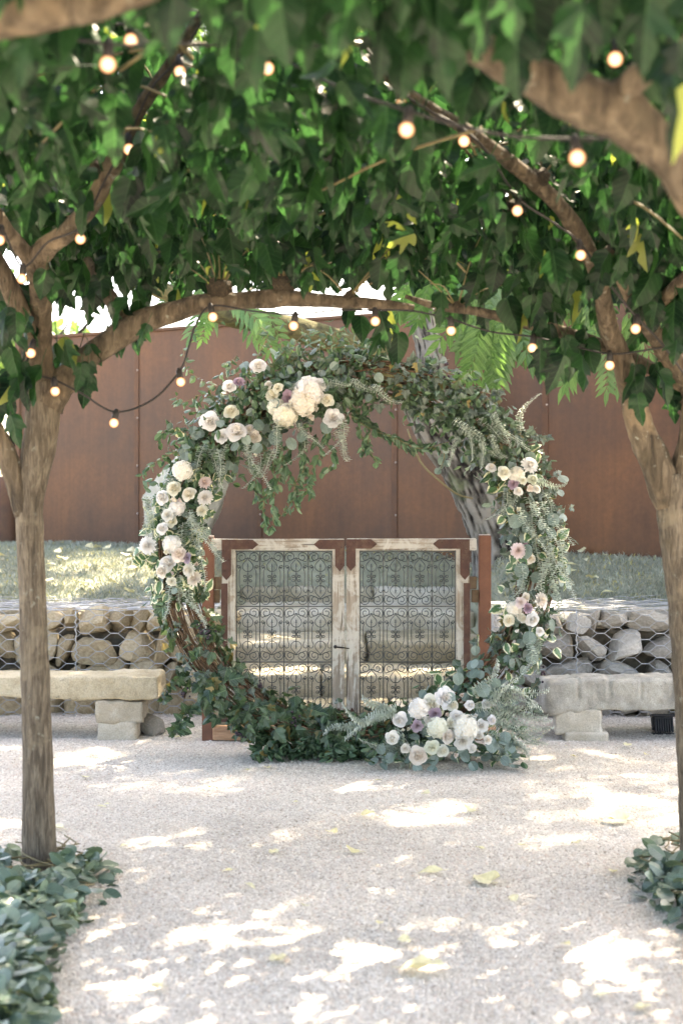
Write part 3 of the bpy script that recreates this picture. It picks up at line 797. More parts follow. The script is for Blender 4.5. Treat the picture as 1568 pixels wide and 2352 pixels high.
# ------------------------------------------------------------------ gate posts, sill and gates
GD = 8.75; S = GD/FPX
def gx(px): return (px-CX)*S
def gz(py): return CAM_H-(py-HY)*S
for px0, px1, pt, lab in [(464, 491, 1233, 'rust red square steel gate post on the left, behind arch flowers'), (1099.6, 1127, 1230, 'rust red square steel gate post on the right of the gate')]:
    root = thing('gate_post', lab, 'post', ((gx(px0)+gx(px1))/2, GD+.02, 0), 'steel gate posts')
    h = gz(pt)+.05
    link('tube', box_mesh('tube', gx(px1)-gx(px0), .072, h, M['rust_post'], .004, 2), root, (0, 0, h/2-.05))
    link('cap', box_mesh('cap', gx(px1)-gx(px0)-.006, .066, .006, M['steel'], .002), root, (0, 0, h-.05+.0032))
sill = link('timber_sill', box_mesh('timber_sill', gx(1140)-gx(490), .11, .075, M['timber'], .006, 1, .004, 8), None, ((gx(490)+gx(1140))/2, GD+.02, .0465)); tag(sill, 'warm brown timber sill lying under the gate', 'sill')

def scroll_tube(pts, r=.0024):
    return tube_arrays(catmull([Vector((x, 0, z)) for x, z in pts], 3), [r]*((len(pts)-1)*3+1), 4)
CW, CHH = .1490, .3435
def spiral(cx, cz, r0, r1, a0, turns, n, sgn=1):
    return [(cx+lerp(r0, r1, t/n)*math.cos(a0+sgn*turns*2*math.pi*t/n), cz+lerp(r0, r1, t/n)*math.sin(a0+sgn*turns*2*math.pi*t/n)) for t in range(n+1)]
w, h = CW, CHH
# large lyre scroll: spiral under the top bar, crossing at the centre line, closing into a ring round the spear tip
big = spiral(-.25*w, -.115*h, .055*w, .235*w, math.pi*.2, 1.55, 18, 1)
big = big+[(-.03*w, -.135*h)] if big[-1][0] < -.05*w else big
big += [(.04*w, -.165*h), (.15*w, -.215*h), (.215*w, -.265*h), (.20*w, -.32*h), (.11*w, -.362*h), (0, -.375*h)]
big_m = mkmesh('scroll', *scroll_tube(big), M['iron'], True)
side = spiral(-.385*w, -.285*h, .02*w, .082*w, 0, 1.25, 9, -1)
side = [p for p in side]+[(-.30*w, -.285*h), (-.29*w, -.315*h), (-.335*w, -.365*h), (-.345*w, -.39*h), (-.345*w, -.5*h), (-.345*w, -.61*h), (-.335*w, -.635*h), (-.29*w, -.685*h), (-.30*w, -.715*h)]
side += [(-.385*w+.082*w*math.cos(q), -.715*h+.082*w*math.sin(q)) for q in (-.6, -1.6, -2.6, -3.6)]
side_m = mkmesh('side_scroll', *scroll_tube(side, .0023), M['iron'], True)
small = spiral(-.125*w, -.455*h, .022*w, .075*w, -.4, 1.2, 9, 1)+[(-.03*w, -.49*h), (0, -.5*h)]
small_m = mkmesh('small_scroll', *scroll_tube(small, .0024), M['iron'], True)
def lathe(prof, n=6):
    V = []; F = []
    for (r, z) in prof:
        for k in range(n): V.append((r*math.cos(k*2*math.pi/n), r*math.sin(k*2*math.pi/n), z))
    for i in range(len(prof)-1):
        for k in range(n): F.append((i*n+k, i*n+(k+1) % n, (i+1)*n+(k+1) % n, (i+1)*n+k))
    return V, F
sp_prof = [(.0005, -.225), (.0045, -.265), (.002, -.275), (.008, -.283), (.008, -.289), (.0025, -.296), (.0025, -.40), (.005, -.41), (.005, -.42), (.0028, -.43), (.0028, -.485), (.0062, -.492), (.0062, -.508), (.0028, -.515),
           (.0028, -.57), (.005, -.58), (.005, -.59), (.0025, -.60), (.0025, -.704), (.008, -.711), (.008, -.717), (.002, -.725), (.0045, -.735), (.0005, -.775)]
spear_m = mkmesh('spear', *lathe([(r, z*h) for r, z in sp_prof]), M['iron'], False)
knot = bmesh.new(); bmesh.ops.create_icosphere(knot, subdivisions=1, radius=.0052); knot_m = bpy.data.meshes.new('collar'); knot.to_mesh(knot_m); knot.free(); knot_m.materials.append(M['iron'])

def uvbox(name, sx, sy, sz, mat, bev=.004, seed=0):
    me = box_mesh(name, sx, sy, sz, mat, bev, 2, .0025, 6, seed)
    ul = me.uv_layers.new(name='UVMap'); lg = 0 if sx > sz else 2
    for l in me.loops:
        c = me.vertices[l.vertex_index].co
        al = c[lg]; ac = c.y+(c.z if lg == 0 else c.x)
        ul.data[l.index].uv = (ac+seed*.37, al+seed*.71)
    return me
def strap_poly(wd, L1, L2, tip):
    # L shaped corner strap with pointed ends; corner at origin, arms along +x and -z
    return [(0, 0), (L1-tip, 0), (L1, -wd*.5), (L1-tip, -wd), (wd, -wd), (wd, -L2+tip), (wd*.5, -L2), (0, -L2+tip)]
def make_gate(label, x0, x1, ptop, px_in0, px_in1, sgn, hinge_x, rail_ext):
    """sgn=+1: hinge side on the left"""
    zt, zb = gz(ptop), gz(1657); th = .045
    root = thing('garden_gate', label, 'gate', (gx((x0+x1)/2), GD, zb), 'pair of wrought iron garden gates')
    rx = root.location.x
    X0, X1, I0, I1 = gx(x0)-rx, gx(x1)-rx, gx(px_in0)-rx, gx(px_in1)-rx
    H = zt-zb; it = gz(1265)-zb; ib = .022
    def stile(a, b, s_): link('stile', uvbox('stile', b-a, th, H-.004, M['wood'], .003, s_), root, ((a+b)/2, 0, H/2))
    stile(X0+.001, I0, 1.3+sgn); stile(I1, X1-.001, 2.9+sgn)
    e0 = X0-(rail_ext if sgn > 0 else -.0015); e1 = X1+(rail_ext if sgn < 0 else -.0015)
    link('top_rail', uvbox('top_rail', e1-e0, th+.006, H-it, M['wood'], .004, 5.1+sgn), root, ((e0+e1)/2, 0, (H+it)/2+.003))
    link('bottom_rail', uvbox('bottom_rail', I1-I0-.004, th-.004, .022, M['wood'], .003, 7.7+sgn), root, ((I0+I1)/2, 0, .011))
    # rusted corner straps
    def strap(cx, cz, fx, fz, L1, L2, wd=.068):
        pts = [(fx*px_, fz*pz_) for px_, pz_ in strap_poly(wd, L1, L2, .035)]
        s_ = link('corner_strap', prism_mesh('corner_strap', pts, .006, M['strap']), root, (cx, -th/2-.0075, cz))
        for (a, b) in [(.25, .3), (.5, .7), (.75, .3), (.93, .5)]:
            link('rivet', knot_strap, s_, (fx*L1*a, -.004, -fz*wd*b)); link('rivet', knot_strap, s_, (fx*wd*b, -.004, -fz*L2*a))
    hs = X0 if sgn > 0 else X1; fs = X1 if sgn > 0 else X0
    strap(hs, H-.001, sgn, 1, .225, .25, .058); strap(fs, H-.001, -sgn, 1, .19, .195, .058)
    # long rusted edge plate down the hinge side
    ew = .040
    link('edge_plate', box_mesh('edge_plate', ew, .005, H-.27, M['strap'], .001, 1, .001, 6), root, (hs+sgn*(ew/2-.004), -th/2-.0068, (H-.27)/2))
    bp = [(-.026, 0), (.026, 0), (.026, .05), (0, .085), (-.026, .05)]
    link('foot_plate', prism_mesh('foot_plate', bp, .005, M['strap']), root, (fs-sgn*.036, -th/2-.0068, .002))
    # wrought iron panel
    pw_, ph_ = I1-I0, it-ib; n_ = 4; cw = pw_/n_; chh = ph_/3
    yi = .0
    vb = box_mesh('bar', .0062, .0062, ph_, M['iron'], .001); hb = box_mesh('bar', pw_, .0068, .0068, M['iron'], .001)
    for i in range(5): link('bar', vb, root, (min(max(I0+i*cw, I0+.006), I1-.006), yi, ib+ph_/2))
    for j in range(4): link('bar', hb, root, ((I0+I1)/2, yi-.001, min(max(it-j*chh, ib+.004), it-.004)))
    sx, sz = cw/CW, chh/CHH
    for j in range(3):
        for i in range(4):
            cx, cz = I0+(i+.5)*cw, it-j*chh
            for fx in (1, -1):
                link('scroll', big_m, root, (cx, yi, cz), scale=(fx*sx, 1, sz)); link('scroll', big_m, root, (cx, yi, cz-chh), scale=(fx*sx, 1, -sz))
                link('side_scroll', side_m, root, (cx, yi-.001, cz), scale=(fx*sx, 1, sz))
                for fz in (1, -1):
                    link('small_scroll', small_m, root, (cx, yi, cz if fz > 0 else cz-chh), scale=(fx*sx, 1, sz*fz))
            link('spear', spear_m, root, (cx, yi-.001, cz), scale=(1, 1, sz))
            for vv in (.13, .87): link('collar', knot_m, root, (cx, yi-.002, cz-vv*chh))
            for vv in (.115, .285, .715, .885):
                if i < 3: link('collar', knot_m, root, (cx+cw/2, yi-.003, cz-vv*chh), scale=1.15)
    # hinges: two staggered square plates
    hx = gx(hinge_x)-rx
    link('hinge', box_mesh('hinge', .050, .022, .078, M['hinge'], .003), root, (hs-sgn*.022, .012, H-.27))
    link('hinge', box_mesh('hinge', .048, .020, .078, M['hinge'], .003), root, (hs-sgn*.038, .012, H-.352))
    return root
kb = bmesh.new(); bmesh.ops.create_uvsphere(kb, u_segments=6, v_segments=4, radius=.0062); knot_strap = bpy.data.meshes.new('rivet'); kb.to_mesh(knot_strap); kb.free(); knot_strap.materials.append(M['strap'])
gl = make_gate('left leaf of the wooden gate with dark scrolled ironwork', 510, 791, 1239, 541, 763.5, 1, 500, .065)
gr = make_gate('right leaf of the wooden gate with dark scrolled ironwork', 794.6, 1077, 1238, 824.7, 1047, -1, 1085, .045)
lt = link('latch', mkmesh('latch', *join_arrays([tube_arrays([Vector((-.035, -.03, .004)), Vector((.02, -.034, -.002)), Vector((.05, -.03, -.006))], [.006, .004, .003], 6),
     tube_arrays([Vector((-.035, .0, .004)), Vector((-.035, -.045, .004))], [.011, .010], 8)]), M['cable'], True), gl, (gx(783)-gl.location.x, -.012, gz(1486)-gl.location.z))

# ------------------------------------------------------------------ mulberry trees
def PP(lst): return [P(x, y, D) for x, y, D in lst]
def W2R(w_, D): return w_*.5*D/FPX
BULBS = []
LIMB_LINES = []      # picture-space corridors that the photograph shows free of nearer leaves
def limb(root, name, pts, ws, mat='bark', sides=16, sub=8, rough=.16, rs=11., clear=True, seed=0.):
    q = PP(pts); r = [W2R(w_, p[2]) for w_, p in zip(ws, pts)]
    o = tube(name, q, r, M[mat], sides, sub, rough, rs, root, True, seed)
    if clear:
        for a, b in zip(pts[:-1], pts[1:]): LIMB_LINES.append((a, b, max(ws)*.35))
    return o
def knuckle(root, x, y, D, s, seed, shoots=7):
    c = P(x, y, D); rr = random.Random(seed)
    k = link('knuckle', rock_mesh('knuckle', M['bark'], seed, 3, 2.5, 3, .35), root, at(root, c), rot=(rr.random()*3, rr.random()*3, 0), scale=s)
    for i in range(shoots):
        a = rr.uniform(-1.3, 1.3); L = rr.uniform(.14, .36)
        d = Vector((math.sin(a), rr.uniform(-.5, .5), math.cos(a)*.9+.1)); pts = [c+d*s*.6, c+d*(L*.5)+Vector((0, 0, .03)), c+d*L+Vector((0, 0, -.02+.08*rr.random()))]
        tube('shoot', pts, [.0038, .003, .002], M['shoot'], 5, 3, 0, 1, root)

T1 = thing('mulberry_tree', 'mulberry tree with slender trunk on the left, limb arching over the aisle', 'tree', P(92, 2012, 5.65), 'mulberry trees of the leafy tunnel')
limb(T1, 'trunk', [(93, 2045, 5.65), (91, 1985, 5.65), (88, 1800, 5.65), (82, 1600, 5.65), (76, 1400, 5.65), (70, 1250, 5.65), (68, 1165, 5.65), (76, 1100, 5.65), (88, 1040, 5.65), (98, 960, 5.65), (98, 890, 5.65), (92, 850, 5.65)],
     [108, 82, 70, 66, 62, 62, 62, 68, 76, 80, 78, 58], 'bark_trunk', 28, 10, .075, 6.)
limb(T1, 'branch', [(60, 1180, 5.65), (38, 1110, 5.63), (10, 1030, 5.6), (-30, 960, 5.55), (-70, 860, 5.5), (-100, 740, 5.5)], [58, 50, 46, 44, 40, 36], 'bark', seed=2)
limb(T1, 'branch', [(110, 930, 5.65), (140, 885, 5.65), (185, 838, 5.65), (240, 795, 5.66), (320, 742, 5.68), (400, 715, 5.7), (470, 697, 5.7), (560, 690, 5.7), (650, 684, 5.7), (740, 690, 5.7), (850, 696, 5.72), (950, 706, 5.75)],
     [78, 66, 60, 58, 56, 50, 46, 42, 44, 34, 26, 16], 'bark', seed=3)
limb(T1, 'branch', [(96, 870, 5.65), (92, 800, 5.62), (96, 720, 5.55), (92, 650, 5.45), (78, 595, 5.35)], [74, 56, 50, 50, 56], 'bark', seed=4)
limb(T1, 'branch', [(72, 605, 5.36), (110, 565, 5.3), (160, 528, 5.2), (215, 460, 5.1), (252, 395, 5.0), (285, 320, 4.9), (325, 245, 4.8), (365, 185, 4.7), (400, 130, 4.6), (450, 50, 4.5), (520, -60, 4.4)],
     [54, 50, 46, 44, 42, 38, 34, 30, 26, 24, 20], 'bark', seed=5)
limb(T1, 'branch', [(82, 610, 5.36), (50, 570, 5.3), (10, 520, 5.2), (-40, 440, 5.1)], [44, 36, 32, 30], 'bark', seed=6)
limb(T1, 'branch', [(80, 860, 5.62), (66, 780, 5.55), (40, 700, 5.5), (8, 630, 5.45), (-40, 540, 5.4)], [56, 50, 46, 42, 38], 'bark', seed=7)
limb(T1, 'branch', [(305, 752, 5.68), (270, 708, 5.72), (238, 660, 5.78), (200, 600, 5.9)], [36, 40, 34, 26], 'bark', seed=8)
knuckle(T1, 505, 660, 5.7, .055, 61, 9); knuckle(T1, 650, 655, 5.7, .05, 62, 9); knuckle(T1, 800, 680, 5.7, .03, 63, 5); knuckle(T1, 215, 385, 5.0, .035, 64, 5)

T2 = thing('mulberry_tree', 'mulberry tree at the right edge with a hollowed forked trunk', 'tree', P(1604, 2000, 5.65), 'mulberry trees of the leafy tunnel')
limb(T2, 'trunk', [(1606, 2030, 5.65), (1602, 1960, 5.65), (1594, 1800, 5.65), (1585, 1600, 5.65), (1572, 1400, 5.65), (1560, 1280, 5.65), (1550, 1190, 5.65), (1546, 1130, 5.65), (1540, 1090, 5.65)],
     [108, 82, 74, 73, 75, 78, 80, 80, 66], 'bark_trunk', 28, 10, .11, 8., seed=11)
limb(T2, 'branch', [(1540, 1160, 5.65), (1510, 1080, 5.65), (1480, 1010, 5.64), (1462, 950, 5.62), (1448, 890, 5.58), (1425, 820, 5.55), (1400, 760, 5.5), (1385, 690, 5.4), (1368, 620, 5.3), (1335, 545, 5.2), (1290, 480, 5.1), (1230, 420, 5.0), (1150, 355, 4.85), (1060, 290, 4.7), (970, 235, 4.55), (895, 180, 4.4), (850, 130, 4.3)],
     [74, 76, 68, 60, 54, 48, 45, 42, 40, 38, 37, 36, 33, 30, 26, 22, 15], 'bark', 18, seed=12)
limb(T2, 'branch', [(1556, 1150, 5.65), (1574, 1060, 5.65), (1590, 980, 5.62), (1590, 900, 5.6), (1560, 850, 5.55), (1525, 800, 5.5), (1490, 745, 5.4), (1455, 690, 5.35), (1430, 640, 5.3), (1400, 570, 5.2)],
     [70, 60, 56, 60, 56, 46, 42, 40, 34, 26], 'bark', seed=13)
limb(T2, 'branch', [(1570, 885, 5.6), (1530, 868, 5.62), (1480, 838, 5.64), (1400, 800, 5.66), (1310, 768, 5.68), (1200, 740, 5.7), (1100, 716, 5.7), (1000, 702, 5.7), (930, 680, 5.7)],
     [36, 32, 30, 30, 28, 26, 22, 18, 10], 'bark', seed=14)
limb(T2, 'branch', [(1590, 930, 5.6), (1640, 860, 5.5), (1680, 760, 5.4), (1720, 640, 5.3)], [56, 50, 44, 40], 'bark', seed=15, clear=False)
limb(T2, 'branch', [(1500, 730, 5.4), (1530, 680, 5.3), (1570, 640, 5.2), (1620, 590, 5.1)], [36, 32, 30, 26], 'bark', seed=16)
knuckle(T2, 1238, 408, 5.0, .04, 65, 4); knuckle(T2, 1490, 690, 5.35, .05, 66, 4); knuckle(T2, 1050, 705, 5.7, .025, 67, 4); knuckle(T2, 1180, 480, 5.3, .05, 68, 6)

N1 = thing('mulberry_tree', 'nearest mulberry tree on the left, only its blurred limb in view', 'tree', (-1.35, 2.75, 0), 'mulberry trees of the leafy tunnel')
tube('trunk', [(-1.35, 2.75, -.05), (-1.36, 2.76, .7), (-1.38, 2.75, 1.3), (-1.36, 2.72, 1.75)], [.075, .066, .068, .085], M['bark_trunk'], 18, 6, .08, 8, N1)
tube('branch', [Vector((-1.36, 2.72, 1.68)), Vector((-1.15, 2.66, 2.0)), P(-140, 90, 2.6), P(0, 42, 2.6), P(120, 25, 2.6), P(230, 8, 2.62), P(400, -50, 2.65), P(600, -180, 2.7)], [.06, .05, .042, .038, .034, .030, .022, .012], M['bark'], 14, 6, .14, 12, N1)
tube('branch', [Vector((-1.36, 2.72, 1.70)), Vector((-1.5, 2.7, 2.1)), Vector((-1.8, 2.6, 2.5)), Vector((-2.1, 2.3, 2.7))], [.055, .045, .035, .02], M['bark'], 12, 5, .1, 9, N1)
N2 = thing('mulberry_tree', 'nearest mulberry tree on the right, only its thick blurred limb in view', 'tree', (1.42, 2.9, 0), 'mulberry trees of the leafy tunnel')
tube('trunk', [(1.42, 2.9, -.05), (1.41, 2.91, .7), (1.38, 2.92, 1.2), (1.34, 2.95, 1.6)], [.078, .068, .07, .085], M['bark_trunk'], 18, 6, .08, 8, N2)
tube('branch', [Vector((1.34, 2.95, 1.55)), Vector((1.05, 2.97, 1.85)), P(1660, 520, 2.98), P(1568, 400, 2.98), P(1490, 320, 2.97), P(1420, 258, 2.95), P(1350, 235, 2.94), P(1250, 190, 2.93), P(1150, 140, 2.92), P(1050, 80, 2.95), P(900, -40, 3.0), P(760, -160, 3.05)],
     [.07, .055, .046, .044, .045, .056, .058, .046, .038, .034, .026, .014], M['bark'], 16, 7, .16, 11, N2)
tube('branch', [P(1400, 250, 2.95), P(1450, 190, 2.9), P(1530, 120, 2.8), P(1640, 0, 2.7)], [.035, .028, .024, .015], M['bark'], 12, 5, .15, 11, N2)
tube('branch', [Vector((1.34, 2.95, 1.58)), Vector((1.6, 2.9, 2.0)), Vector((1.9, 2.9, 2.5)), Vector((2.2, 3.1, 2.8))], [.055, .045, .035, .02], M['bark'], 12, 5, .1, 9, N2)
LIMB_LINES += [((1568, 410, 2.98), (1400, 255, 2.95), 45), ((1400, 255, 2.95), (1180, 155, 2.93), 42), ((0, 40, 2.6), (230, 8, 2.62), 36)]
TREES = {'T1': T1, 'T2': T2, 'N1': N1, 'N2': N2}

# string light routes: list of (x, y, D); bulbs hang at flagged points
STRINGS = [
 ('long string of warm round bulbs slung from the left trunk along the arching limb', [(40, 850, 5.5, 0), (75, 785, 5.45, 1), (62, 850, 5.5, 0), (125, 872, 5.55, 1), (190, 905, 5.58, 0), (265, 946, 5.65, 1), (350, 918, 5.7, 0), (412, 852, 5.75, 1), (432, 800, 5.7, 0), (450, 745, 5.65, 0), (485, 702, 5.6, 1), (580, 714, 5.6, 0), (677, 722, 5.6, 1), (770, 712, 5.6, 0), (861, 712, 5.6, 1), (950, 714, 5.6, 0), (1035, 733, 5.6, 1), (1130, 762, 5.6, 0), (1224, 773, 5.6, 1), (1320, 796, 5.55, 0), (1400, 812, 5.5, 1), (1470, 806, 5.45, 0), (1570, 788, 5.4, 0)]),
 ('string of warm bulbs wound up the left tree limb', [(-60, 500, 5.1, 0), (2, 523, 5.1, 1), (52, 612, 5.25, 1), (110, 555, 5.2, 0), (185, 520, 5.1, 1), (240, 415, 4.95, 0), (295, 312, 4.78, 1), (350, 200, 4.65, 0), (412, 133, 4.5, 1), (470, 40, 4.4, 0), (540, -60, 4.3, 0)]),
 ('string of warm bulbs wound up the right tree limb', [(840, 110, 4.2, 0), (918, 206, 4.3, 1), (990, 255, 4.45, 0), (1060, 293, 4.6, 1), (1120, 350, 4.7, 0), (1190, 454, 4.9, 1), (1270, 510, 5.0, 0), (1331, 557, 5.05, 1), (1390, 640, 5.2, 0), (1462, 728, 5.25, 1), (1520, 790, 5.3, 0), (1600, 900, 5.4, 0)]),
 ('nearer string of large blurred bulbs crossing the aisle below the leaves', [(-200, 30, 3.15, 0), (249, 100, 3.2, 1), (430, 100, 3.3, 0), (610, 120, 4.0, 1), (780, 200, 3.6, 0), (938, 254, 3.4, 1), (1130, 305, 3.3, 0), (1322, 318, 3.2, 1), (1500, 300, 3.15, 0), (1700, 220, 3.1, 0)]),
 ('high string of blurred bulbs near the top of the leaves', [(-150, 40, 3.9, 0), (300, 54, 3.8, 1), (600, 10, 3.8, 0), (860, -40, 3.7, 0), (1150, 40, 3.6, 0), (1415, 94, 3.5, 1), (1560, 90, 3.5, 0), (1750, 20, 3.5, 0)]),
]
for _, rt in STRINGS:
    for (x, y, D, b) in rt:
        if b: BULBS.append((x, y+20, D))

def seg_dist(px, py, a, b):
    ax, ay, bx, by = a[0], a[1], b[0], b[1]; dx, dy = bx-ax, by-ay
    t = max(0, min(1, ((px-ax)*dx+(py-ay)*dy)/(dx*dx+dy*dy+1e-9)))
    return math.hypot(px-ax-dx*t, py-ay-dy*t), lerp(a[2], b[2], t)
def blocked(p, size, tip, limbs=True):
    c = np.asarray(p)+np.asarray(tip)*size*.5
    x, y = proj(c); rpx = size*.42*FPX/c[1]
    for (bx, by, bd) in BULBS:
        if c[1] < bd+.05 and math.hypot(x-bx, y-by) < rpx+12: return True
    for (a, b, w_) in (LIMB_LINES if limbs else []):
        d, D = seg_dist(x, y, a, b)
        if c[1] < D+.05 and d < w_*.7+rpx*.95: return True
    return False

CAN = {k: Items() for k in TREES}
def add_leaf(key, p, size, tip, nrm, t): CAN[key].add(p, frame(tip, nrm)*size, t)
def canopy(n):
    made = 0; tries = 0
    while made < n and tries < n*6:
        tries += 1
        X = NR.uniform(-2.4, 3.1); Y = NR.uniform(1.9, 7.9)
        u = NR.beta(1.1, 1.7); zb = 2.33+.14*nz(X*1.1, Y*1.1, 3.)+.10*nz(X*3, Y*3)+.05*max(0, Y-5.8)
        th = .95 if Y > 3.2 else .7
        z = zb+th*u
        size = NR.uniform(.09, .185)*(1. if NR.random() > .3 else .6)
        tip = np.array([NR.normal()*.28, NR.normal()*.28, -1.]) if NR.random() < .72 else np.array([NR.normal(), NR.normal(), -.3])
        tip = tip/np.linalg.norm(tip)
        a = NR.uniform(0, 6.283); nrm = np.array([math.cos(a), math.sin(a)-.35, NR.normal()*.3+.25])
        p = np.array([X, Y, z+size])
        low = p+tip*size; x, y = proj(low)
        ym = 600 if x < 60 else 648 if x < 330 else 672+26*nz(x*.011, Y) if x < 1290 else 720
        if y > ym and Y > 3.4: continue
        if Y <= 3.4 and y > (150+60*nz(x*.006, 7.)+(90 if x > 1480 else 0)): continue
        if sunlit_hole(p+tip*size*.5, .07) and NR.random() < .9: continue
        if blocked(p, size, tip) and NR.random() < .985: continue
        key = ('N' if Y < 3.9 else 'T')+('1' if X < .05 else '2')
        add_leaf(key, p, size, tip, nrm, int(NR.integers(0, 4))); made += 1
canopy(13200)
# leaves that hang lower beside the trunks
HANG = [(30, 870, 5.5, 9), (45, 800, 5.5, 6), (20, 930, 5.5, 5), (160, 830, 5.6, 6), (190, 860, 5.6, 5), (215, 690, 5.8, 6), (280, 690, 5.8, 6), (330, 740, 5.55, 2), (130, 680, 5.7, 4), (40, 700, 5.6, 5), (380, 620, 5.7, 4),
        (1290, 830, 5.6, 5), (1330, 800, 5.6, 5), (1260, 770, 5.6, 5), (1200, 730, 5.7, 5), (1465, 890, 5.5, 2), (1505, 920, 5.5, 3), (1545, 880, 5.5, 2), (1480, 640, 5.3, 8), (1550, 660, 5.3, 8), (1530, 560, 5.2, 8),
        (865, 760, 6.3, 4), (890, 800, 6.3, 4), (830, 740, 6.2, 3), (1000, 680, 5.9, 3), (1130, 690, 5.9, 4), (900, 640, 5.8, 3), (760, 640, 5.8, 2), (1400, 740, 5.7, 5), (600, 630, 5.8, 3), (1350, 690, 5.6, 6), (1250, 690, 5.8, 6), (1060, 740, 6., 4), (1545, 800, 5.5, 5), (110, 640, 5.3, 6), (180, 640, 5.6, 6), (250, 620, 5.6, 7), (330, 620, 5.6, 7), (420, 660, 5.9, 5), (20, 780, 5.3, 5), (1300, 600, 5.1, 7), (1420, 600, 5.1, 8), (1460, 560, 5., 8), (1380, 640, 5.2, 6), (1320, 860, 5.5, 4), (1240, 820, 5.6, 4), (1500, 720, 5.3, 6), (1555, 740, 5.3, 6), (980, 630, 5.6, 3), (1100, 630, 5.6, 4), (1180, 650, 5.6, 4), (840, 620, 5.6, 3), (280, 760, 5.8, 3), (60, 880, 5.45, 4)]
for (x, y, D, k) in HANG:
    for i in range(k):
        D2 = D+NR.normal()*.12; size = NR.uniform(.09, .15); p = np.array(P(x+NR.normal()*26, y+NR.normal()*24-.5*size*FPX/D, D2))
        tip = np.array([NR.normal()*.3, NR.normal()*.3, -1.]); tip /= np.linalg.norm(tip)
        if blocked(p, size, tip, False): continue
        a = NR.uniform(0, 6.283); add_leaf('T1' if x < 820 else 'T2', p, size, tip, np.array([math.cos(a)*.7, -1.+.4*NR.normal(), .3]), int(NR.integers(0, 4)))
# the nearest drooping leaves along the top of the picture
for (x, y, s) in [(560, 60, .12), (700, 95, .11), (760, 40, .13), (640, 60, .12), (880, 110, .13), (930, 170, .12), (1005, 70, .13), (1010, 150, .12), (1070, 110, .13), (1130, 60, .12), (1185, 150, .12), (1230, 70, .13), (1290, 60, .12), (1335, 110, .13), (1380, 60, .13), (470, 30, .12), (1490, 70, .12), (1545, 60, .12),
                  (1530, 200, .12), (1560, 170, .11), (1555, 290, .12), (820, 60, .13), (590, 140, .11), (400, 60, .11), (1440, 40, .12), (860, 10, .13), (960, 20, .12), (1170, 20, .12), (340, 20, .12), (70, 130, .12), (30, 170, .12), (140, 90, .11)]:
    D = R.uniform(2.4, 2.9); size = s*R.uniform(.9, 1.15); p = np.array(P(x, y-.55*size*FPX/D, D)); tip = np.array([R.uniform(-.25, .25), R.uniform(-.3, .2), -1.])
    add_leaf('N1' if x < 784 else 'N2', p, size, tip/np.linalg.norm(tip), np.array([R.uniform(-.5, .5), -1., .35]), R.randrange(4))
for k, root in TREES.items():
    place(root, 'leaf', 'foliage', LT['mulberry'], CAN[k], 300)
# thin twigs carrying the leaves
tw = {k: [] for k in TREES}
for i in range(260):
    X = R.uniform(-2.4, 2.4); Y = R.uniform(3.2, 7.4); z = R.uniform(2.5, 3.3); L = R.uniform(.3, .7)
    d = Vector((R.gauss(0, .7), R.gauss(0, .7), R.uniform(-.3, .8))).normalized(); p = Vector((X, Y, z)); e = p+d*L
    if min(proj(p)[1], proj(e)[1]) > 640 or max(proj(p)[1], proj(e)[1]) > 690: continue
    key = ('N' if Y < 3.9 else 'T')+('1' if X < .05 else '2')
    o_ = TREES[key].location
    tw[key].append(tube_arrays(catmull([p-o_, p+d*L*.5+Vector((0, 0, .02))-o_, e-o_], 3), interp([.006, .0045, .003], 3), 5))
for k, l in tw.items():
    if l:
        V, F = join_arrays(l); o = link('twigs', mkmesh('twigs', V, F, M['shoot'], True), TREES[k]); o['kind'] = 'stuff'

# ------------------------------------------------------------------ string lights
bb = bmesh.new(); bmesh.ops.create_uvsphere(bb, u_segments=16, v_segments=10, radius=.0195); bulb_me = bpy.data.meshes.new('bulb'); bb.to_mesh(bulb_me); bb.free()
bulb_me.materials.append(M['bulb']); bulb_me.polygons.foreach_set('use_smooth', [True]*len(bulb_me.polygons))
sock_me = mkmesh('socket', *lathe([(.0005, .026), (.007, .024), (.009, .018), (.0125, .014), (.0135, -.012), (.0115, -.016), (.0005, -.017)], 10), M['cable'], True)
for lab, rt in STRINGS:
    pts = [P(x, y, D) for x, y, D, b in rt]
    root = thing('string_lights', lab, 'string lights', pts[0], 'festoon lights hung among the trees')
    tube('cable', pts, .0042, M['cable'], 6, 6, 0, 1, root)
    for p, (x, y, D, b) in zip(pts, rt):
        if b:
            tl = R.uniform(-.25, .25)
            s_ = link('socket', sock_me, root, at(root, p)+Vector((0, 0, -.012)), rot=(R.uniform(-.2, .2), tl, 0))
            link('bulb', bulb_me, s_, (0, 0, -.033))

# ------------------------------------------------------------------ leaning tree behind the arch, with drooping compound leaves
LTREE = thing('leaning_tree', 'big leaning tree with furrowed grey bark behind the right side of the arch', 'tree', P(1150, 1262, 11.8))
def limbL(name, pts, ws, mat, sides=28, sub=8, rough=.08, rs=7.):
    if mat == 'oakbark' and sides > 20:
        FUR.clear(); q = [p-LTREE.location for p in catmull(PP(pts), 22)]
        V, F = tube_arrays(q, interp([W2R(w_, p[2]) for w_, p in zip(ws, pts)], 22), 72, .06, rs, furrow=.11)
        me = mkmesh(name, V, F, M[mat], True); a_ = me.attributes.new('furrow', 'FLOAT', 'POINT'); a_.data.foreach_set('value', np.array(FUR, dtype=np.float32))
        return link(name, me, LTREE)
    return tube(name, PP(pts), [W2R(w_, p[2]) for w_, p in zip(ws, pts)], M[mat], sides, sub, rough, rs, LTREE)
limbL('trunk', [(1165, 1300, 11.8), (1145, 1245, 11.8), (1122, 1190, 11.8), (1085, 1110, 11.8), (1045, 1040, 11.8), (1005, 975, 11.8), (975, 915, 11.8), (968, 860, 11.8)], [165, 128, 112, 106, 106, 112, 102, 72], 'oakbark')
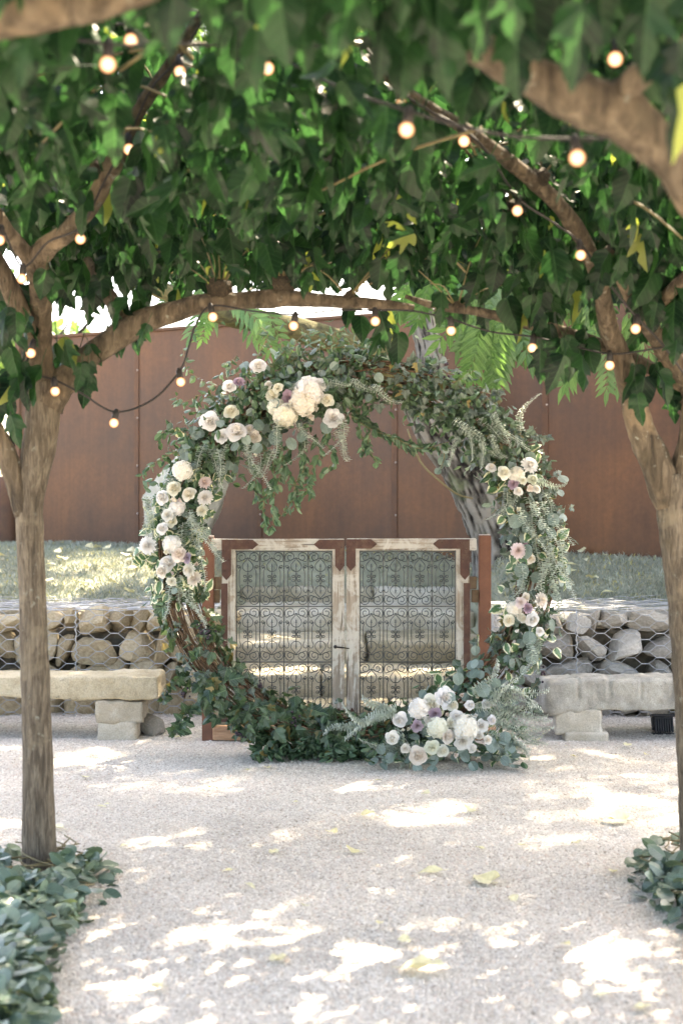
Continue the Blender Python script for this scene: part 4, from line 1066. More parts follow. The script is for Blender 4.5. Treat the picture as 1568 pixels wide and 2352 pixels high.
limbL('limb', [(985, 930, 11.8), (988, 870, 11.8), (985, 800, 11.8), (970, 740, 11.8), (950, 660, 11.8), (930, 560, 11.9), (960, 400, 12.), (1040, 200, 12.1)], [70, 62, 62, 60, 58, 54, 48, 36], 'oakbark')
limbL('mossy_limb', [(985, 950, 11.8), (930, 880, 11.7), (860, 822, 11.5), (780, 786, 11.3), (680, 757, 11.1), (580, 735, 10.9), (480, 712, 10.7), (360, 660, 10.6), (200, 560, 10.6), (0, 420, 10.7)], [80, 70, 66, 60, 58, 54, 48, 42, 34, 24], 'moss')
limbL('limb', [(940, 600, 11.9), (1020, 520, 11.6), (1120, 430, 11.2), (1250, 330, 10.8), (1450, 200, 10.4)], [46, 40, 34, 28, 20], 'oakbark', 12)
tube('thin_branch', PP([(935, 985, 11.2), (965, 1060, 11.2), (1010, 1105, 11.2), (1050, 1135, 11.3), (1085, 1145, 11.4)]), [.007, .008, .008, .007, .006], M['shoot'], 6, 5, 0, 1, LTREE)
def compound_template(name, pairs, mat, seed):
    rr = random.Random(seed); V, T, UV = [], [], []
    def bend(p): return (p[0], p[1], p[2]-.22*p[1]*p[1])
    def leaflet(base, d, L):
        x = np.array([d[1], -d[0], 0.]); x = x/np.linalg.norm(x); d = np.array(d); d = d/np.linalg.norm(d); k = len(V)
        for (u, v, w_) in ((0, 0, 0), (.13, .30, -.04), (.12, .6, -.05), (0, 1, -.14), (-.12, .6, -.05), (-.13, .3, -.04), (0, .45, .0)):
            p = np.array(base)+x*u*L*1.15+d*v*L+np.array([0, 0, w_*L]); V.append(bend(p)); UV.append((u, v))
        for q in ((0, 1, 6), (1, 2, 6), (2, 3, 6), (3, 4, 6), (4, 5, 6), (5, 0, 6)): T.append([k+i for i in q])
    n = 9; k = len(V)
    for i in range(n+1):
        for s_ in (-.006, .006): V.append(bend((s_, i/n*1., .004))); UV.append((.3, .3))
    for i in range(n): T += [[k+2*i, k+2*i+1, k+2*i+3], [k+2*i, k+2*i+3, k+2*i+2]]
    for i in range(pairs):
        t = .2+.75*i/(pairs-1); L = .36*(1-.35*abs(t-.5))*rr.uniform(.9, 1.1)
        for s_ in (-1, 1): leaflet((0, t, 0), (s_*math.cos(.75), math.sin(.75), 0), L)
    leaflet((0, 1, 0), (.001, 1, 0), .36)
    V, T, UV = np.array(V), np.array(T), np.array(UV); ED = np.zeros(len(V))
    return dict(me=mkmesh(name, V, T, mat, False, UV, ED), V=V, T=T, UV=UV, ED=ED)
CT = [compound_template('compound_leaf', 7, M['pinnate'], 1), compound_template('compound_leaf', 6, M['pinnate'], 2)]
it = Items()
for (x, y, D, k, sx, sy) in [(1100, 740, 9.2, 12, 50, 30), (1160, 790, 9.0, 9, 45, 35), (1130, 830, 8.9, 3, 10, 10), (1220, 800, 9.2, 6, 30, 20), (1080, 690, 9.4, 14, 60, 30), (1180, 700, 9.5, 14, 60, 30), (1000, 680, 9.6, 10, 50, 25), (490, 740, 10.4, 4, 30, 10), (600, 770, 10.2, 2, 25, 10), (430, 690, 10.6, 5, 60, 15),
                             (1260, 660, 9.6, 14, 60, 40), (1330, 700, 9.6, 10, 50, 40), (1390, 840, 9.4, 4, 16, 16), (1480, 700, 9.6, 10, 50, 60), (1510, 600, 9.8, 12, 60, 60), (1340, 560, 9.8, 12, 80, 50)]:
    for i in range(k):
        D2 = D+NR.normal()*.25; s_ = NR.uniform(.28, .42)
        tip = np.array([NR.normal()*.45, NR.normal()*.4-.1, -.9]); a = NR.uniform(0, 6.28)
        it.add(np.array(P(x+NR.normal()*sx*.6, y-.6*s_*FPX/D+NR.normal()*sy*.6, D2)), frame(tip, (math.cos(a)*.6, -1., .5))*s_, int(NR.integers(0, 2)))
made = 0  # mostly unseen crown mass, placed and shaped to shade lawn, arch and gravel
while made < 10500:
    X = NR.uniform(-2.6, 9.2); Y = NR.uniform(9.6, 20.5); e = (abs(X-3.3)/5.9)**4+(abs(Y-15.)/5.5)**4
    if e > 1: continue
    z = 7.1+1.5*NR.random()+.5*nz(X*.5, Y*.5)-.5*e*NR.random()
    p = np.array([X, Y, z]); s_ = NR.uniform(.32, .50)
    if sunlit_hole(p, .11) and NR.random() < .97: continue
    tip = np.array([NR.normal(), NR.normal(), -.6]); it.add(p, frame(tip, np.array([NR.normal()*.5, NR.normal()*.5, 1.]))*s_, int(NR.integers(0, 2))); made += 1
for (ex, ey) in [(0., 12.), (2., 17.5), (5.5, 12.5), (6.5, 17.), (-1., 15.), (8., 14.5), (3.5, 19.)]:
    b0 = P(1040, 200, 12.1); e_ = Vector((ex, ey, 7.6)); tube('limb', [b0, b0.lerp(e_, .4)+Vector((0, 0, .7)), b0.lerp(e_, .75)+Vector((0, 0, .5)), e_], [.10, .075, .05, .02], M['oakbark'], 10, 5, .1, 4, LTREE)
for pts in [[(1300, 300, 10.7), (1230, 480, 10.2), (1150, 640, 9.6), (1110, 720, 9.2)], [(1250, 330, 10.8), (1210, 560, 10.0), (1190, 680, 9.5), (1170, 760, 9.1)], [(1400, 230, 10.5), (1380, 480, 10.), (1350, 640, 9.7)], [(1450, 200, 10.4), (1500, 450, 10.), (1490, 640, 9.7)], [(400, 675, 10.6), (430, 670, 10.5), (480, 705, 10.4)]]:
    tube('branchlet', PP(pts), [.02]+[.012]*(len(pts)-2)+[.005], M['shoot'], 6, 5, 0, 1, LTREE)
place(LTREE, 'compound_leaf', 'crown', CT, it, 150)

# distant trees beyond the wall
def far_tree(label, x, D, zc, rx, rz, n, seed):
    rr = np.random.default_rng(seed); bx = (x-CX)/FPX*D
    root = thing('background_tree', label, 'tree', (bx, D, 1.04), 'trees beyond the steel wall')
    tube('trunk', [(bx, D, 1.), (bx+.1, D, 2.6), (bx, D, zc)], [.22, .17, .1], M['oakbark'], 10, 4, .1, 3, root)
    for i in range(6):
        a = i*1.05; tube('limb', [(bx, D, zc-.8), (bx+math.cos(a)*rx*.4, D+math.sin(a)*rx*.4, zc), (bx+math.cos(a)*rx*.8, D+math.sin(a)*rx*.8, zc+.5*rz)], [.09, .06, .02], M['oakbark'], 7, 4, .1, 3, root)
    I_ = Items()
    cl = [np.array([rr.normal()*.5, rr.normal()*.5, rr.normal()*.5]) for _ in range(26)]
    for i in range(n):
        c = cl[rr.integers(0, len(cl))]+rr.normal(size=3)*.17
        p = np.array([bx+c[0]*rx, D+c[1]*rx, zc+c[2]*rz]); I_.add(p, frame(unit(rr)+np.array([0, 0, -.6]), unit(rr)+np.array([0, 0, .6]))*rr.uniform(.14, .26), 0)
    place(root, 'leaf', 'crown', [dict(LT['smilax'][2])], I_, 0, M['bg_leaf'])
far_tree('pale sunlit tree far beyond the left end of the wall', 30, 26., 4.0, 1.9, 1.7, 2600, 5)
far_tree('bushy green tree beyond the wall seen through the leaves on the far right', 1480, 22., 4.6, 2.0, 1.3, 2400, 8)

# ------------------------------------------------------------------ floral arch
AC = Vector((.083, 8.22, 1.154)); AR = 1.05
ARCH = thing('floral_arch', 'round vine arch dressed with greenery and pale roses before the gate', 'arch', (AC.x, AC.y, 0))
def ringpt(a, b=0., r=0.):
    er = Vector((math.cos(a), 0, math.sin(a))); ey = Vector((0, -1, 0))
    return AC+er*AR+(er*math.cos(b)+ey*math.sin(b))*r
rv_ = random.Random(21)
for i in range(84):
    a0 = rv_.uniform(0, 6.283); ln = rv_.uniform(1.2, 3.4); b0 = rv_.uniform(0, 6.283); kb_ = rv_.choice((-1, 1))*rv_.uniform(.5, 1.6); r0 = .105*math.sqrt(rv_.uniform(.25, 1.))
    n_ = int(ln/.075); pts = []
    for j in range(n_+1):
        a = a0+ln*j/n_; r = r0*(1+.22*nz(a*2.2+i, i*3.3))+ (.03*max(0, nz(a*1.3, i*7.7)))
        p = ringpt(a, b0+kb_*(a-a0)+.3*nz(a*3, i*1.7), r)
        p.z = max(p.z, .006); pts.append(p)
    rr0 = rv_.choice((.0035, .0045, .006, .008))
    rads = [rr0*(1-.5*j/n_) for j in range(n_+1)]
    tube('vine', pts, rads, M['twig'], 5, 1, .1, 40, ARCH)

IT = {k: Items() for k in ('smilax', 'ivy', 'ivygrey', 'euc', 'vari')}
SPR = []
rs = np.random.default_rng(77)
def ring_leaf(kind, a, size, spread=.03, r=.115, front=.75, bidx=None):
    for w0, w1 in ((73, 83), (203, 213), (223, 233), (345, 352), (318, 326), (247, 252)):
        if w0 < math.degrees(a) % 360 < w1 and rs.random() < .72: return
    while True:
        b = rs.uniform(-math.pi, math.pi)
        if math.sin(b) > -.25 or rs.random() > front: break
    a += rs.normal()*.02
    rr_ = r+abs(rs.normal())*spread
    p = ringpt(a, b, rr_); 
    out = np.array(ringpt(a, b, 1.)-ringpt(a, b, 0.))
    nrm = out*1.0+rs.normal(size=3)*.45+np.array([0, -.35, .25])
    tip = rs.normal(size=3)*.7+np.array([0, 0, -.55])+out*.35
    if p.z < .03: p.z = .03+.05*rs.random(); tip[2] = abs(tip[2])*.3
    IT[kind].add(np.array(p), frame(tip, nrm)*size, int(rs.integers(0, len(LT[kind]))))
def section(a0, a1, **kw):
    for kind, (n_, s0, s1, sp, r) in kw.items():
        for i in range(n_): ring_leaf(kind, rad(rs.uniform(a0, a1)), rs.uniform(s0, s1), sp, r)
def clusters(kind, a0, a1, ncl, per, s0, s1, sp, r):
    for c in range(ncl):
        ac = rad(rs.uniform(a0, a1)); bc = rs.uniform(-.6, math.pi+.6)
        for i in range(per):
            a = ac+rs.normal()*.07; b = bc+rs.normal()*.6; p = ringpt(a, b, r+abs(rs.normal())*sp); out = np.array(ringpt(a, b, 1.)-ringpt(a, b, 0.))
            tip = rs.normal(size=3)*.6+np.array([0, 0, -.6]); 
            if p.z < .03: p.z = .03+.05*rs.random()
            IT[kind].add(np.array(p), frame(tip, out+rs.normal(size=3)*.45+np.array([0, -.3, .25]))*rs.uniform(s0, s1), int(rs.integers(0, len(LT[kind]))))
# going round the ring from the right-hand side anticlockwise
section(30, 84, ivygrey=(240, .04, .075, .05, .10), ivy=(260, .04, .065, .04, .10), smilax=(380, .035, .058, .07, .10))
section(84, 112, smilax=(620, .035, .06, .07, .10), ivygrey=(60, .04, .06, .05, .1), euc=(70, .045, .06, .06, .12))
section(108, 148, smilax=(900, .035, .06, .075, .10), euc=(95, .05, .07, .05, .15), ivy=(90, .04, .06, .02, .08))
section(146, 172, smilax=(280, .035, .055, .05, .10), ivy=(130, .04, .06, .02, .08), vari=(40, .05, .075, .03, .12), euc=(40, .035, .05, .04, .11))
section(168, 194, smilax=(120, .035, .05, .04, .09), vari=(95, .05, .085, .03, .12), ivygrey=(70, .035, .06, .04, .1), euc=(30, .03, .045, .05, .11))
clusters('ivy', 193, 264, 38, 11, .055, .095, .04, .105)
clusters('ivygrey', 193, 240, 7, 8, .045, .07, .04, .1)
section(255, 300, ivy=(230, .045, .075, .04, .09), smilax=(420, .04, .06, .05, .09), ivygrey=(40, .04, .06, .04, .1))
section(296, 330, smilax=(170, .04, .055, .05, .1), euc=(110, .05, .065, .06, .11), vari=(50, .055, .085, .05, .12), ivygrey=(60, .04, .06, .05, .1))
section(326, 360, ivy=(140, .04, .065, .03, .09), ivygrey=(90, .04, .06, .04, .1), euc=(46, .05, .075, .05, .11), vari=(30, .05, .08, .04, .12))
section(0, 32, ivygrey=(190, .04, .065, .05, .1), vari=(46, .05, .085, .04, .12), euc=(40, .05, .075, .05, .11), ivy=(90, .04, .06, .02, .09), smilax=(60, .035, .05, .04, .1))
for (a0_, a1_) in ((28, 192), (262, 388)):
    section(a0_, a1_, ivy=(620 if a0_ == 28 else 420, .04, .065, .012, .075))
# loose greens lying in front of the foot of the ring
for i in range(420):
    x = rs.uniform(570, 1200); D = rs.uniform(7.75, 8.15)
    if x < 850: D = rs.uniform(7.98, 8.2)
    X = (x-CX)/FPX*D; p = np.array([X, D, .03+abs(rs.normal())*(.05 if x < 850 else .09)])
    kind = 'smilax' if x < 860 and rs.random() < .6 else ('ivy' if x < 860 else rs.choice(['euc', 'smilax', 'euc', 'vari']))
    sz = rs.uniform(.045, .07); tip = rs.normal(size=3)*np.array([1, 1, .35]); tip[1] -= .3
    IT[kind].add(p, frame(tip, np.array([rs.normal()*.5, -.5+rs.normal()*.3, .9]))*sz, int(rs.integers(0, len(LT[kind]))))
STEMN = [0]
def spray(pts, kind, n_, size, jit=.02, r=.0022, pairs=True):
    """a leafy stem: pts are points in space"""
    q = catmull(pts, 6); tube('stem', q, [r]*len(q), M['shoot'] if kind != 'euc' else M['shoot'], 5, 1, 0, 1, ARCH)
    for i in range(n_):
        t = (i+.5)/n_*(len(q)-1); k = int(t); p = q[k].lerp(q[min(k+1, len(q)-1)], t-k); d = np.array((q[min(k+1, len(q)-1)]-q[max(k-1, 0)]).normalized())
        side_ = unit(rs); side_ -= d*np.dot(side_, d); side_ /= np.linalg.norm(side_)
        tip = side_*.8+d*.5+np.array([0, 0, -.5]); IT[kind].add(np.array(p)+rs.normal(size=3)*jit*.4, frame(tip, -side_*.2+np.array([rs.normal()*.5, -1., .5]))*size*rs.uniform(.75, 1.2), int(rs.integers(0, len(LT[kind]))))
AD = 8.12
def SP(lst, kind='smilax', n_=26, size=.045): spray([P(x, y, AD+dz) for x, y, dz in lst], kind, n_, size)
# sprays standing off the top and left
SP([(560, 880, 0), (600, 800, -.05), (615, 770, -.05), (600, 750, -.02)], n_=18); SP([(640, 850, 0), (700, 812, 0), (770, 798, .02), (850, 802, .05)], n_=26)
SP([(660, 830, 0), (690, 775, -.03), (740, 765, 0), (800, 785, 0)], n_=22); SP([(700, 840, 0), (760, 770, .02), (800, 760, .04)], n_=14)
SP([(505, 940, 0), (470, 880, -.02), (432, 850, 0), (420, 800, 0)], n_=22); SP([(520, 930, 0), (470, 905, 0), (420, 925, 0), (405, 915, 0)], n_=18); SP([(440, 1000, 0), (385, 985, 0), (360, 1020, 0)], n_=16)
SP([(420, 1030, 0), (360, 1060, 0), (325, 1090, 0)], n_=18); SP([(620, 840, 0), (660, 800, 0), (700, 760, 0), (650, 735, 0)], n_=18); SP([(560, 880, 0), (530, 840, 0), (545, 815, 0)], n_=14)
SP([(1040, 880, 0), (1075, 860, 0), (1090, 850, 0)], n_=10); SP([(1100, 900, 0), (1140, 905, 0), (1150, 895, 0)], 'ivygrey', 10, .045); SP([(1180, 980, 0), (1230, 1000, 0), (1255, 1010, 0)], 'ivygrey', 14)
# cascades hanging inside the ring
for (x, y, n_, s_) in [(600, 1010, 30, 1), (640, 1010, 44, 1), (665, 1020, 36, -1), (700, 1000, 34, -1), (725, 1000, 30, 1), (620, 1030, 40, 1), (690, 1030, 30, 1), (755, 980, 24, -1)]:
    L = n_*4.6; SP([(x, y, -.05), (x+8*s_, y+L*.33, -.06), (x-14*s_, y+L*.66, -.05), (x+4*s_-16, y+L, -.05)], 'smilax', int(n_*1.1), .047)
SP([(800, 950, -.03), (850, 985, -.03), (905, 1005, -.03), (965, 1030, -.03), (1030, 1015, 0)], 'smilax', 46, .045); SP([(810, 940, 0), (860, 980, 0), (930, 1020, 0), (1000, 1030, 0)], 'ivy', 34, .05)
SP([(850, 990, 0), (845, 1030, 0), (865, 1058, 0)], 'smilax', 14); SP([(1015, 1020, 0), (1020, 1050, 0), (1012, 1075, 0)], 'euc', 8, .045); SP([(760, 900, 0), (800, 930, 0), (830, 1000, 0), (835, 1040, 0)], 'smilax', 26)
SP([(300, 1290, 0), (320, 1270, 0), (350, 1260, .03)], 'vari', 12, .055); SP([(370, 1620, 0), (385, 1580, 0), (410, 1560, 0)], 'ivy', 12, .06); SP([(400, 1690, 0), (420, 1650, 0), (450, 1620, 0)], 'ivy', 16, .07); SP([(1240, 1560, 0), (1220, 1590, 0), (1230, 1630, .02)], 'ivygrey', 16, .05)
# big round leaves seen singly
for (x, y, s_) in [(628, 1000, .085), (745, 975, .08), (700, 1000, .07), (585, 975, .07), (664, 1015, .075), (600, 1030, .07), (1195, 1195, .085), (1245, 1200, .07), (1262, 1190, .08), (1210, 1260, .085), (1190, 1305, .09), (1255, 1225, .07), (1215, 1460, .085), (1212, 1510, .075), (1100, 1580, .085), (1050, 1555, .07), (1030, 1600, .07), (1130, 1570, .06), (1085, 1650, .06), (1125, 1705, .085),
                     (940, 1650, .07), (975, 1680, .05), (1000, 1745, .06), (1060, 1740, .06), (950, 1765, .06), (1000, 1770, .07), (1160, 1690, .07), (1180, 1720, .065), (1150, 1750, .06), (1080, 1760, .06), (900, 1740, .06), (870, 1720, .06), (560, 1010, .06), (545, 1025, .06)]:
    D = 7.98 if y < 1550 else 7.78
    IT['euc'].add(np.array(P(x, y-10, D)), frame((rs.normal()*.6, -.2, -.8), (rs.normal()*.35, -1, .45))*s_, int(rs.integers(0, 2)))
for k, it_ in IT.items():
    nm = {'smilax': 'smilax_leaf', 'ivy': 'ivy_leaf', 'ivygrey': 'grey_ivy_leaf', 'euc': 'eucalyptus_leaf', 'vari': 'variegated_leaf'}[k]
    place(ARCH, nm, nm.replace('leaf', 'foliage'), LT[k], it_, 300)

# grey sprigs with small paired leaves
def sprig_mesh(seed, L=1., n_=26, lw=.055, ll=.075, bend_=.25):
    rr = random.Random(seed); V, T, UV = [], [], []
    sx_, sy_ = rr.uniform(-1, 1)*bend_, rr.uniform(-.6, .6)*bend_
    def c(t): return np.array([sx_*t*t+.03*math.sin(t*5+seed), sy_*t*t, -L*t])
    for i in range(12):
        p0, p1 = c(i/12), c((i+1)/12); k = len(V); w_ = .006
        for p in (p0, p1):
            for q in ((w_, 0, 0), (-w_*.5, w_*.8, 0), (-w_*.5, -w_*.8, 0)): V.append(p+np.array(q)); UV.append((.3, .3))
        for a, b in ((0, 1), (1, 2), (2, 0)): T += [[k+a, k+b, k+b+3], [k+a, k+b+3, k+a+3]]
    for i in range(n_):
        t = (i+.5)/n_; p = c(t); ph = i*1.3+rr.random()*.6; sc_ = (1-.55*t)*rr.uniform(.8, 1.2)
        for m_ in range(3):
            a = ph+m_*2.094; d = np.array([math.cos(a), math.sin(a), -.55+rr.uniform(-.3, .5)]); d /= np.linalg.norm(d)
            s_ = np.cross(d, (0, 0, 1.)); s_ /= np.linalg.norm(s_); u_ = np.cross(s_, d); k = len(V)
            V += [p, p+d*ll*.5*sc_+s_*lw*.55*sc_+u_*.01, p+d*ll*sc_, p+d*ll*.5*sc_-s_*lw*.55*sc_+u_*.01]; UV += [(0, 0), (.3, .5), (0, 1), (-.3, .5)]
            T += [[k, k+1, k+2], [k, k+2, k+3]]
    return mkmesh('grey_sprig', np.array(V), np.array(T), M['sprig'], False, np.array(UV))
SPM = [sprig_mesh(s) for s in range(5)]
def sprig(x, y, dx, dy, D=7.99, s=1., dD=0.):
    """from (x,y) pointing towards (x+dx, y+dy) in the picture"""
    p = P(x, y, D); q = P(x+dx, y+dy, D+dD); d = q-p; L = d.length
    z = -d.normalized(); xx = z.cross(Vector((0, 1, 0)));
    if xx.length < .1: xx = Vector((1, 0, 0))
    xx.normalize(); yy = z.cross(xx); m = Matrix((xx*L*s*.8, yy*L*s*.8, z*L)).transposed().to_4x4(); m.translation = at(ARCH, p)
    # keep leaf size sensible for long and short sprigs
    w_ = .30*s/max(L, .05)
    m = Matrix((xx*.52*s, yy*.52*s, z*L)).transposed().to_4x4(); m.translation = at(ARCH, p)
    link('grey_sprig', rs_.choice(SPM), ARCH, M4=m)
rs_ = random.Random(5)
for a in [(430, 1170, 10, 110), (440, 1180, 20, 100), (420, 1200, 25, 90), (450, 1200, 45, 100), (395, 1330, 10, 90), (420, 1340, 20, 100), (440, 1350, -5, 90), (410, 1320, -10, 80), (455, 1230, 40, 120), (400, 1100, -60, 120), (350, 1150, -30, 90), (340, 1170, -20, 70), (345, 1140, -25, 60), (560, 1020, 0, 70), (572, 1020, 15, 110), (600, 1030, 5, 90), (630, 1030, -5, 70), (470, 1020, -5, 90), (500, 1030, -10, 90), (480, 1030, 10, 70), (520, 1020, 0, 60),
          (770, 970, 15, 90), (790, 960, 10, 80), (775, 990, 0, 70), (690, 970, 20, 70), (740, 880, 60, 20), (800, 880, 70, 30), (850, 890, 60, 50), (700, 1000, 10, 60), (640, 960, 20, 90),
          (1045, 960, 70, 60), (1055, 985, 90, 70), (1080, 980, 60, 60), (1060, 1010, -50, 30), (1100, 1020, 40, 45), (1120, 1000, 30, 60), (1140, 960, 40, 90), (1190, 990, 0, -85), (1130, 950, 60, 60), (1100, 960, 50, 70),
          (1230, 1110, 70, 20), (1215, 1140, -10, 120), (1230, 1150, 20, 120), (1200, 1170, 20, 110), (1250, 1150, 20, 110), (1215, 1200, 10, 110), (1260, 1230, 10, 120), (1270, 1250, 12, 130), (1280, 1240, 15, 110), (1250, 1280, 20, 110), (1265, 1330, 10, 100), (1240, 1290, -5, 90), (1205, 1300, -8, 100), (1230, 1460, 20, 60), (1220, 1470, 10, 90), (1255, 1130, 30, 80), (1200, 1330, 5, 80), (1190, 1120, -25, 60), (1170, 1130, -10, 70)]:
    sprig(*a, D=7.97+rs_.uniform(-.05, .1), s=rs_.uniform(.8, 1.1))
for a in [(1110, 1620, 110, -50), (1120, 1640, 110, 0), (1130, 1630, 120, 40), (1120, 1650, 110, 70), (1090, 1620, 110, -20), (1140, 1660, 80, 70), (1110, 1680, 100, 60), (1090, 1600, 70, -55), (930, 1690, -70, 60), (940, 1710, -70, 50), (920, 1680, -60, 50), (960, 1730, -80, 30), (900, 1640, -80, -10), (880, 1650, -90, -5), (860, 1660, -80, 5), (820, 1665, -70, 0), (910, 1630, -70, 10), (1150, 1700, 60, 40), (1170, 1690, 60, 20), (1130, 1600, 130, 10), (1140, 1640, 120, 60), (1130, 1660, 105, 40), (1150, 1620, 105, 60), (1120, 1590, 100, -30), (1160, 1650, 80, 80)]:
    sprig(*a, D=7.85+rs_.uniform(-.08, .1), s=rs_.uniform(.9, 1.2), dD=-.05)

# ------------------------------------------------------------------ flowers
def petal_grid(w_, h_, cup, curl, ruffle, rr, nu=4, nv=4, tipw=.8):
    V = []; 
    for j in range(nv+1):
        v = j/nv; wd = w_*(math.sin(math.pi*min(.92, .16+.66*v)))**.6
        for i in range(nu+1):
            u = i/nu*2-1
            V.append((wd*u, h_*v-(.12*h_*u*u*v), cup*w_*(u*u)*(.4+.6*v)+curl*h_*v*v*v*-1+ruffle*math.sin(u*5+rr.random())*v))
    return V
def flower_mesh(kind, seed):
    rr = random.Random(seed); V, F, UV = [], [], []
    def addp(pv, phi, th, r0, z0, nu=4, nv=4):
        # petal: base at radius r0, leaning outwards by th from the axis (+Z)
        k = len(V); c, s = math.cos(phi), math.sin(phi)
        for idx, (x, y, z) in enumerate(pv):
            # local: y along petal, x across, z inward(+)
            rad_ = r0+y*math.sin(th)-z*math.cos(th); hh = z0+y*math.cos(th)+z*math.sin(th)
            V.append((rad_*c-x*s, rad_*s+x*c, hh)); UV.append((idx % (nu+1)/nu, (idx//(nu+1))/nv))
        for j in range(nv):
            for i in range(nu):
                a = k+j*(nu+1)+i; F.append((a, a+1, a+nu+2, a+nu+1))
    if kind == 'rose':
        n = 26
        for i in range(n):
            t = i/(n-1); phi = i*2.39996+rr.uniform(-.2, .2); th = lerp(-.22, 1.22, t**1.15)+rr.uniform(-.08, .08)
            h_ = lerp(.62, .78, t); w_ = lerp(.24, .58, t**.7)
            addp(petal_grid(w_, h_, .6*(1-.4*t), -.10+.42*t, .02, rr), phi, th, .03+.12*t, -.42*t)
    elif kind == 'rosette':
        n = 48
        for i in range(n):
            t = i/(n-1); phi = i*2.39996+rr.uniform(-.3, .3); th = lerp(-.1, 1.15, t**.9)+rr.uniform(-.12, .12)
            addp(petal_grid(lerp(.16, .40, t), lerp(.42, .85, t), .5*(1-.4*t), .12, .05, rr), phi, th, .04+.16*t, -.22*t)
    elif kind == 'dahlia':
        n = 90
        for i in range(n):
            t = i/(n-1); phi = i*2.39996; th = lerp(.0, 1.75, t**.85)+rr.uniform(-.1, .1)
            addp(petal_grid(lerp(.09, .17, t), lerp(.40, .92, t**.6), .75, -.05, .03, rr, 2, 3), phi, th, .04+.06*t, -.12*t, 2, 3)
    elif kind == 'hydrangea':
        n = 150
        bs = bmesh.new(); bmesh.ops.create_icosphere(bs, subdivisions=2, radius=.76); bs.verts.ensure_lookup_table()
        V += [tuple(v.co) for v in bs.verts]; UV += [(0, .6)]*len(V); F += [tuple(v.index for v in f.verts)+(f.verts[2].index,) for f in bs.faces] if False else []
        HB = [tuple(v.index for v in f.verts) for f in bs.faces]; bs.free()
        for i in range(n):
            zz = 1-1.75*(i+.5)/n; ph = i*2.39996; q = math.sqrt(max(0, 1-zz*zz)); d = Vector((q*math.cos(ph), q*math.sin(ph), zz))*rr.uniform(.74, .92)
            nrm = (d.normalized()+Vector((rr.gauss(0, .25), rr.gauss(0, .25), rr.gauss(0, .25)))).normalized(); fx = nrm.orthogonal().normalized(); fy = nrm.cross(fx); a0 = rr.random()*6
            for m_ in range(4):
                a = a0+m_*math.pi/2; e = fx*math.cos(a)+fy*math.sin(a); s = nrm.cross(e); k = len(V); L = rr.uniform(.17, .23)
                for (p, u) in ((d, (0, 0)), (d+e*L*.6+s*L*.5+nrm*.04, (0, .7)), (d+e*L+nrm*.02, (0, 1)), (d+e*L*.6-s*L*.5+nrm*.04, (0, .7))): V.append(tuple(p)); UV.append(u)
                F.append((k, k+1, k+2, k+3))
    elif kind == 'bud':
        for i in range(9):
            t = i/8; addp(petal_grid(lerp(.22, .42, t), lerp(.95, 1.05, t), .95, .25-.1*t, .02, rr), i*2.39996, lerp(-.15, .22, t), .04+.22*t, -.5)
    Fq = np.array(F); T3 = np.concatenate([Fq[:, [0, 1, 2]], Fq[:, [0, 2, 3]]]+([np.array(HB)] if kind == 'hydrangea' else []))
    me = mkmesh(kind, np.array(V), T3, M['petal'], kind != 'hydrangea', np.array(UV)); return me
FM = {k: [flower_mesh(k, s) for s in (1, 2, 3)] for k in ('rose', 'rosette', 'dahlia', 'hydrangea', 'bud')}
CW_, CC, CB, CM, CP, CG = (.90, .90, .87), (.89, .87, .79), (.87, .82, .76), (.54, .43, .52), (.87, .79, .75), (.82, .84, .75)
fr = random.Random(9)
def flower(x, y, r, kind, col, D):
    jc = tuple(min(.86, c*fr.uniform(.94, 1.05)) for c in col)
    p = P(x, y, D); a = math.atan2(-(y-1280), x-817)
    fwd = Vector((math.cos(a)*.35+fr.gauss(0, .22), -1., math.sin(a)*.25+.22+fr.gauss(0, .2))).normalized()
    q = fwd.to_track_quat('Z', 'Y').to_matrix().to_4x4() @ Matrix.Rotation(fr.random()*6.28, 4, 'Z')
    s = r*1.02*D/FPX; m = q @ Matrix.Diagonal((s, s, s, 1)); m.translation = at(ARCH, p)
    nm = {'rose': 'rose', 'rosette': 'rose', 'dahlia': 'dahlia', 'hydrangea': 'hydrangea', 'bud': 'rose_bud'}[kind]
    o = link(nm, fr.choice(FM[kind]), ARCH, M4=m); o.color = (*jc, 1)
TOP = [(593, 839, 22, 'rose', CW_), (549, 877, 15, 'rosette', CM), (526, 886, 18, 'rose', CW_), (625, 905, 19, 'rose', CC), (529, 944, 20, 'rose', CC), (481, 967, 26, 'rose', CW_), (542, 989, 29, 'rose', CW_), (511, 1002, 20, 'rosette', CW_), (584, 1003, 18, 'rose', CC), (573, 985, 14, 'rose', CC), (664, 912, 20, 'rosette', CM),
       (710, 897, 36, 'hydrangea', CW_), (698, 923, 36, 'hydrangea', CB), (730, 885, 20, 'rosette', CW_), (634, 935, 22, 'hydrangea', CC), (655, 955, 30, 'hydrangea', CC), (716, 960, 14, 'bud', CB), (765, 961, 26, 'rosette', CW_), (751, 918, 19, 'rose', CC), (616, 883, 12, 'rose', CW_), (637, 890, 15, 'rose', CC), (586, 1046, 9, 'bud', CC), (567, 1044, 9, 'bud', CC), (690, 905, 18, 'rose', CB)]
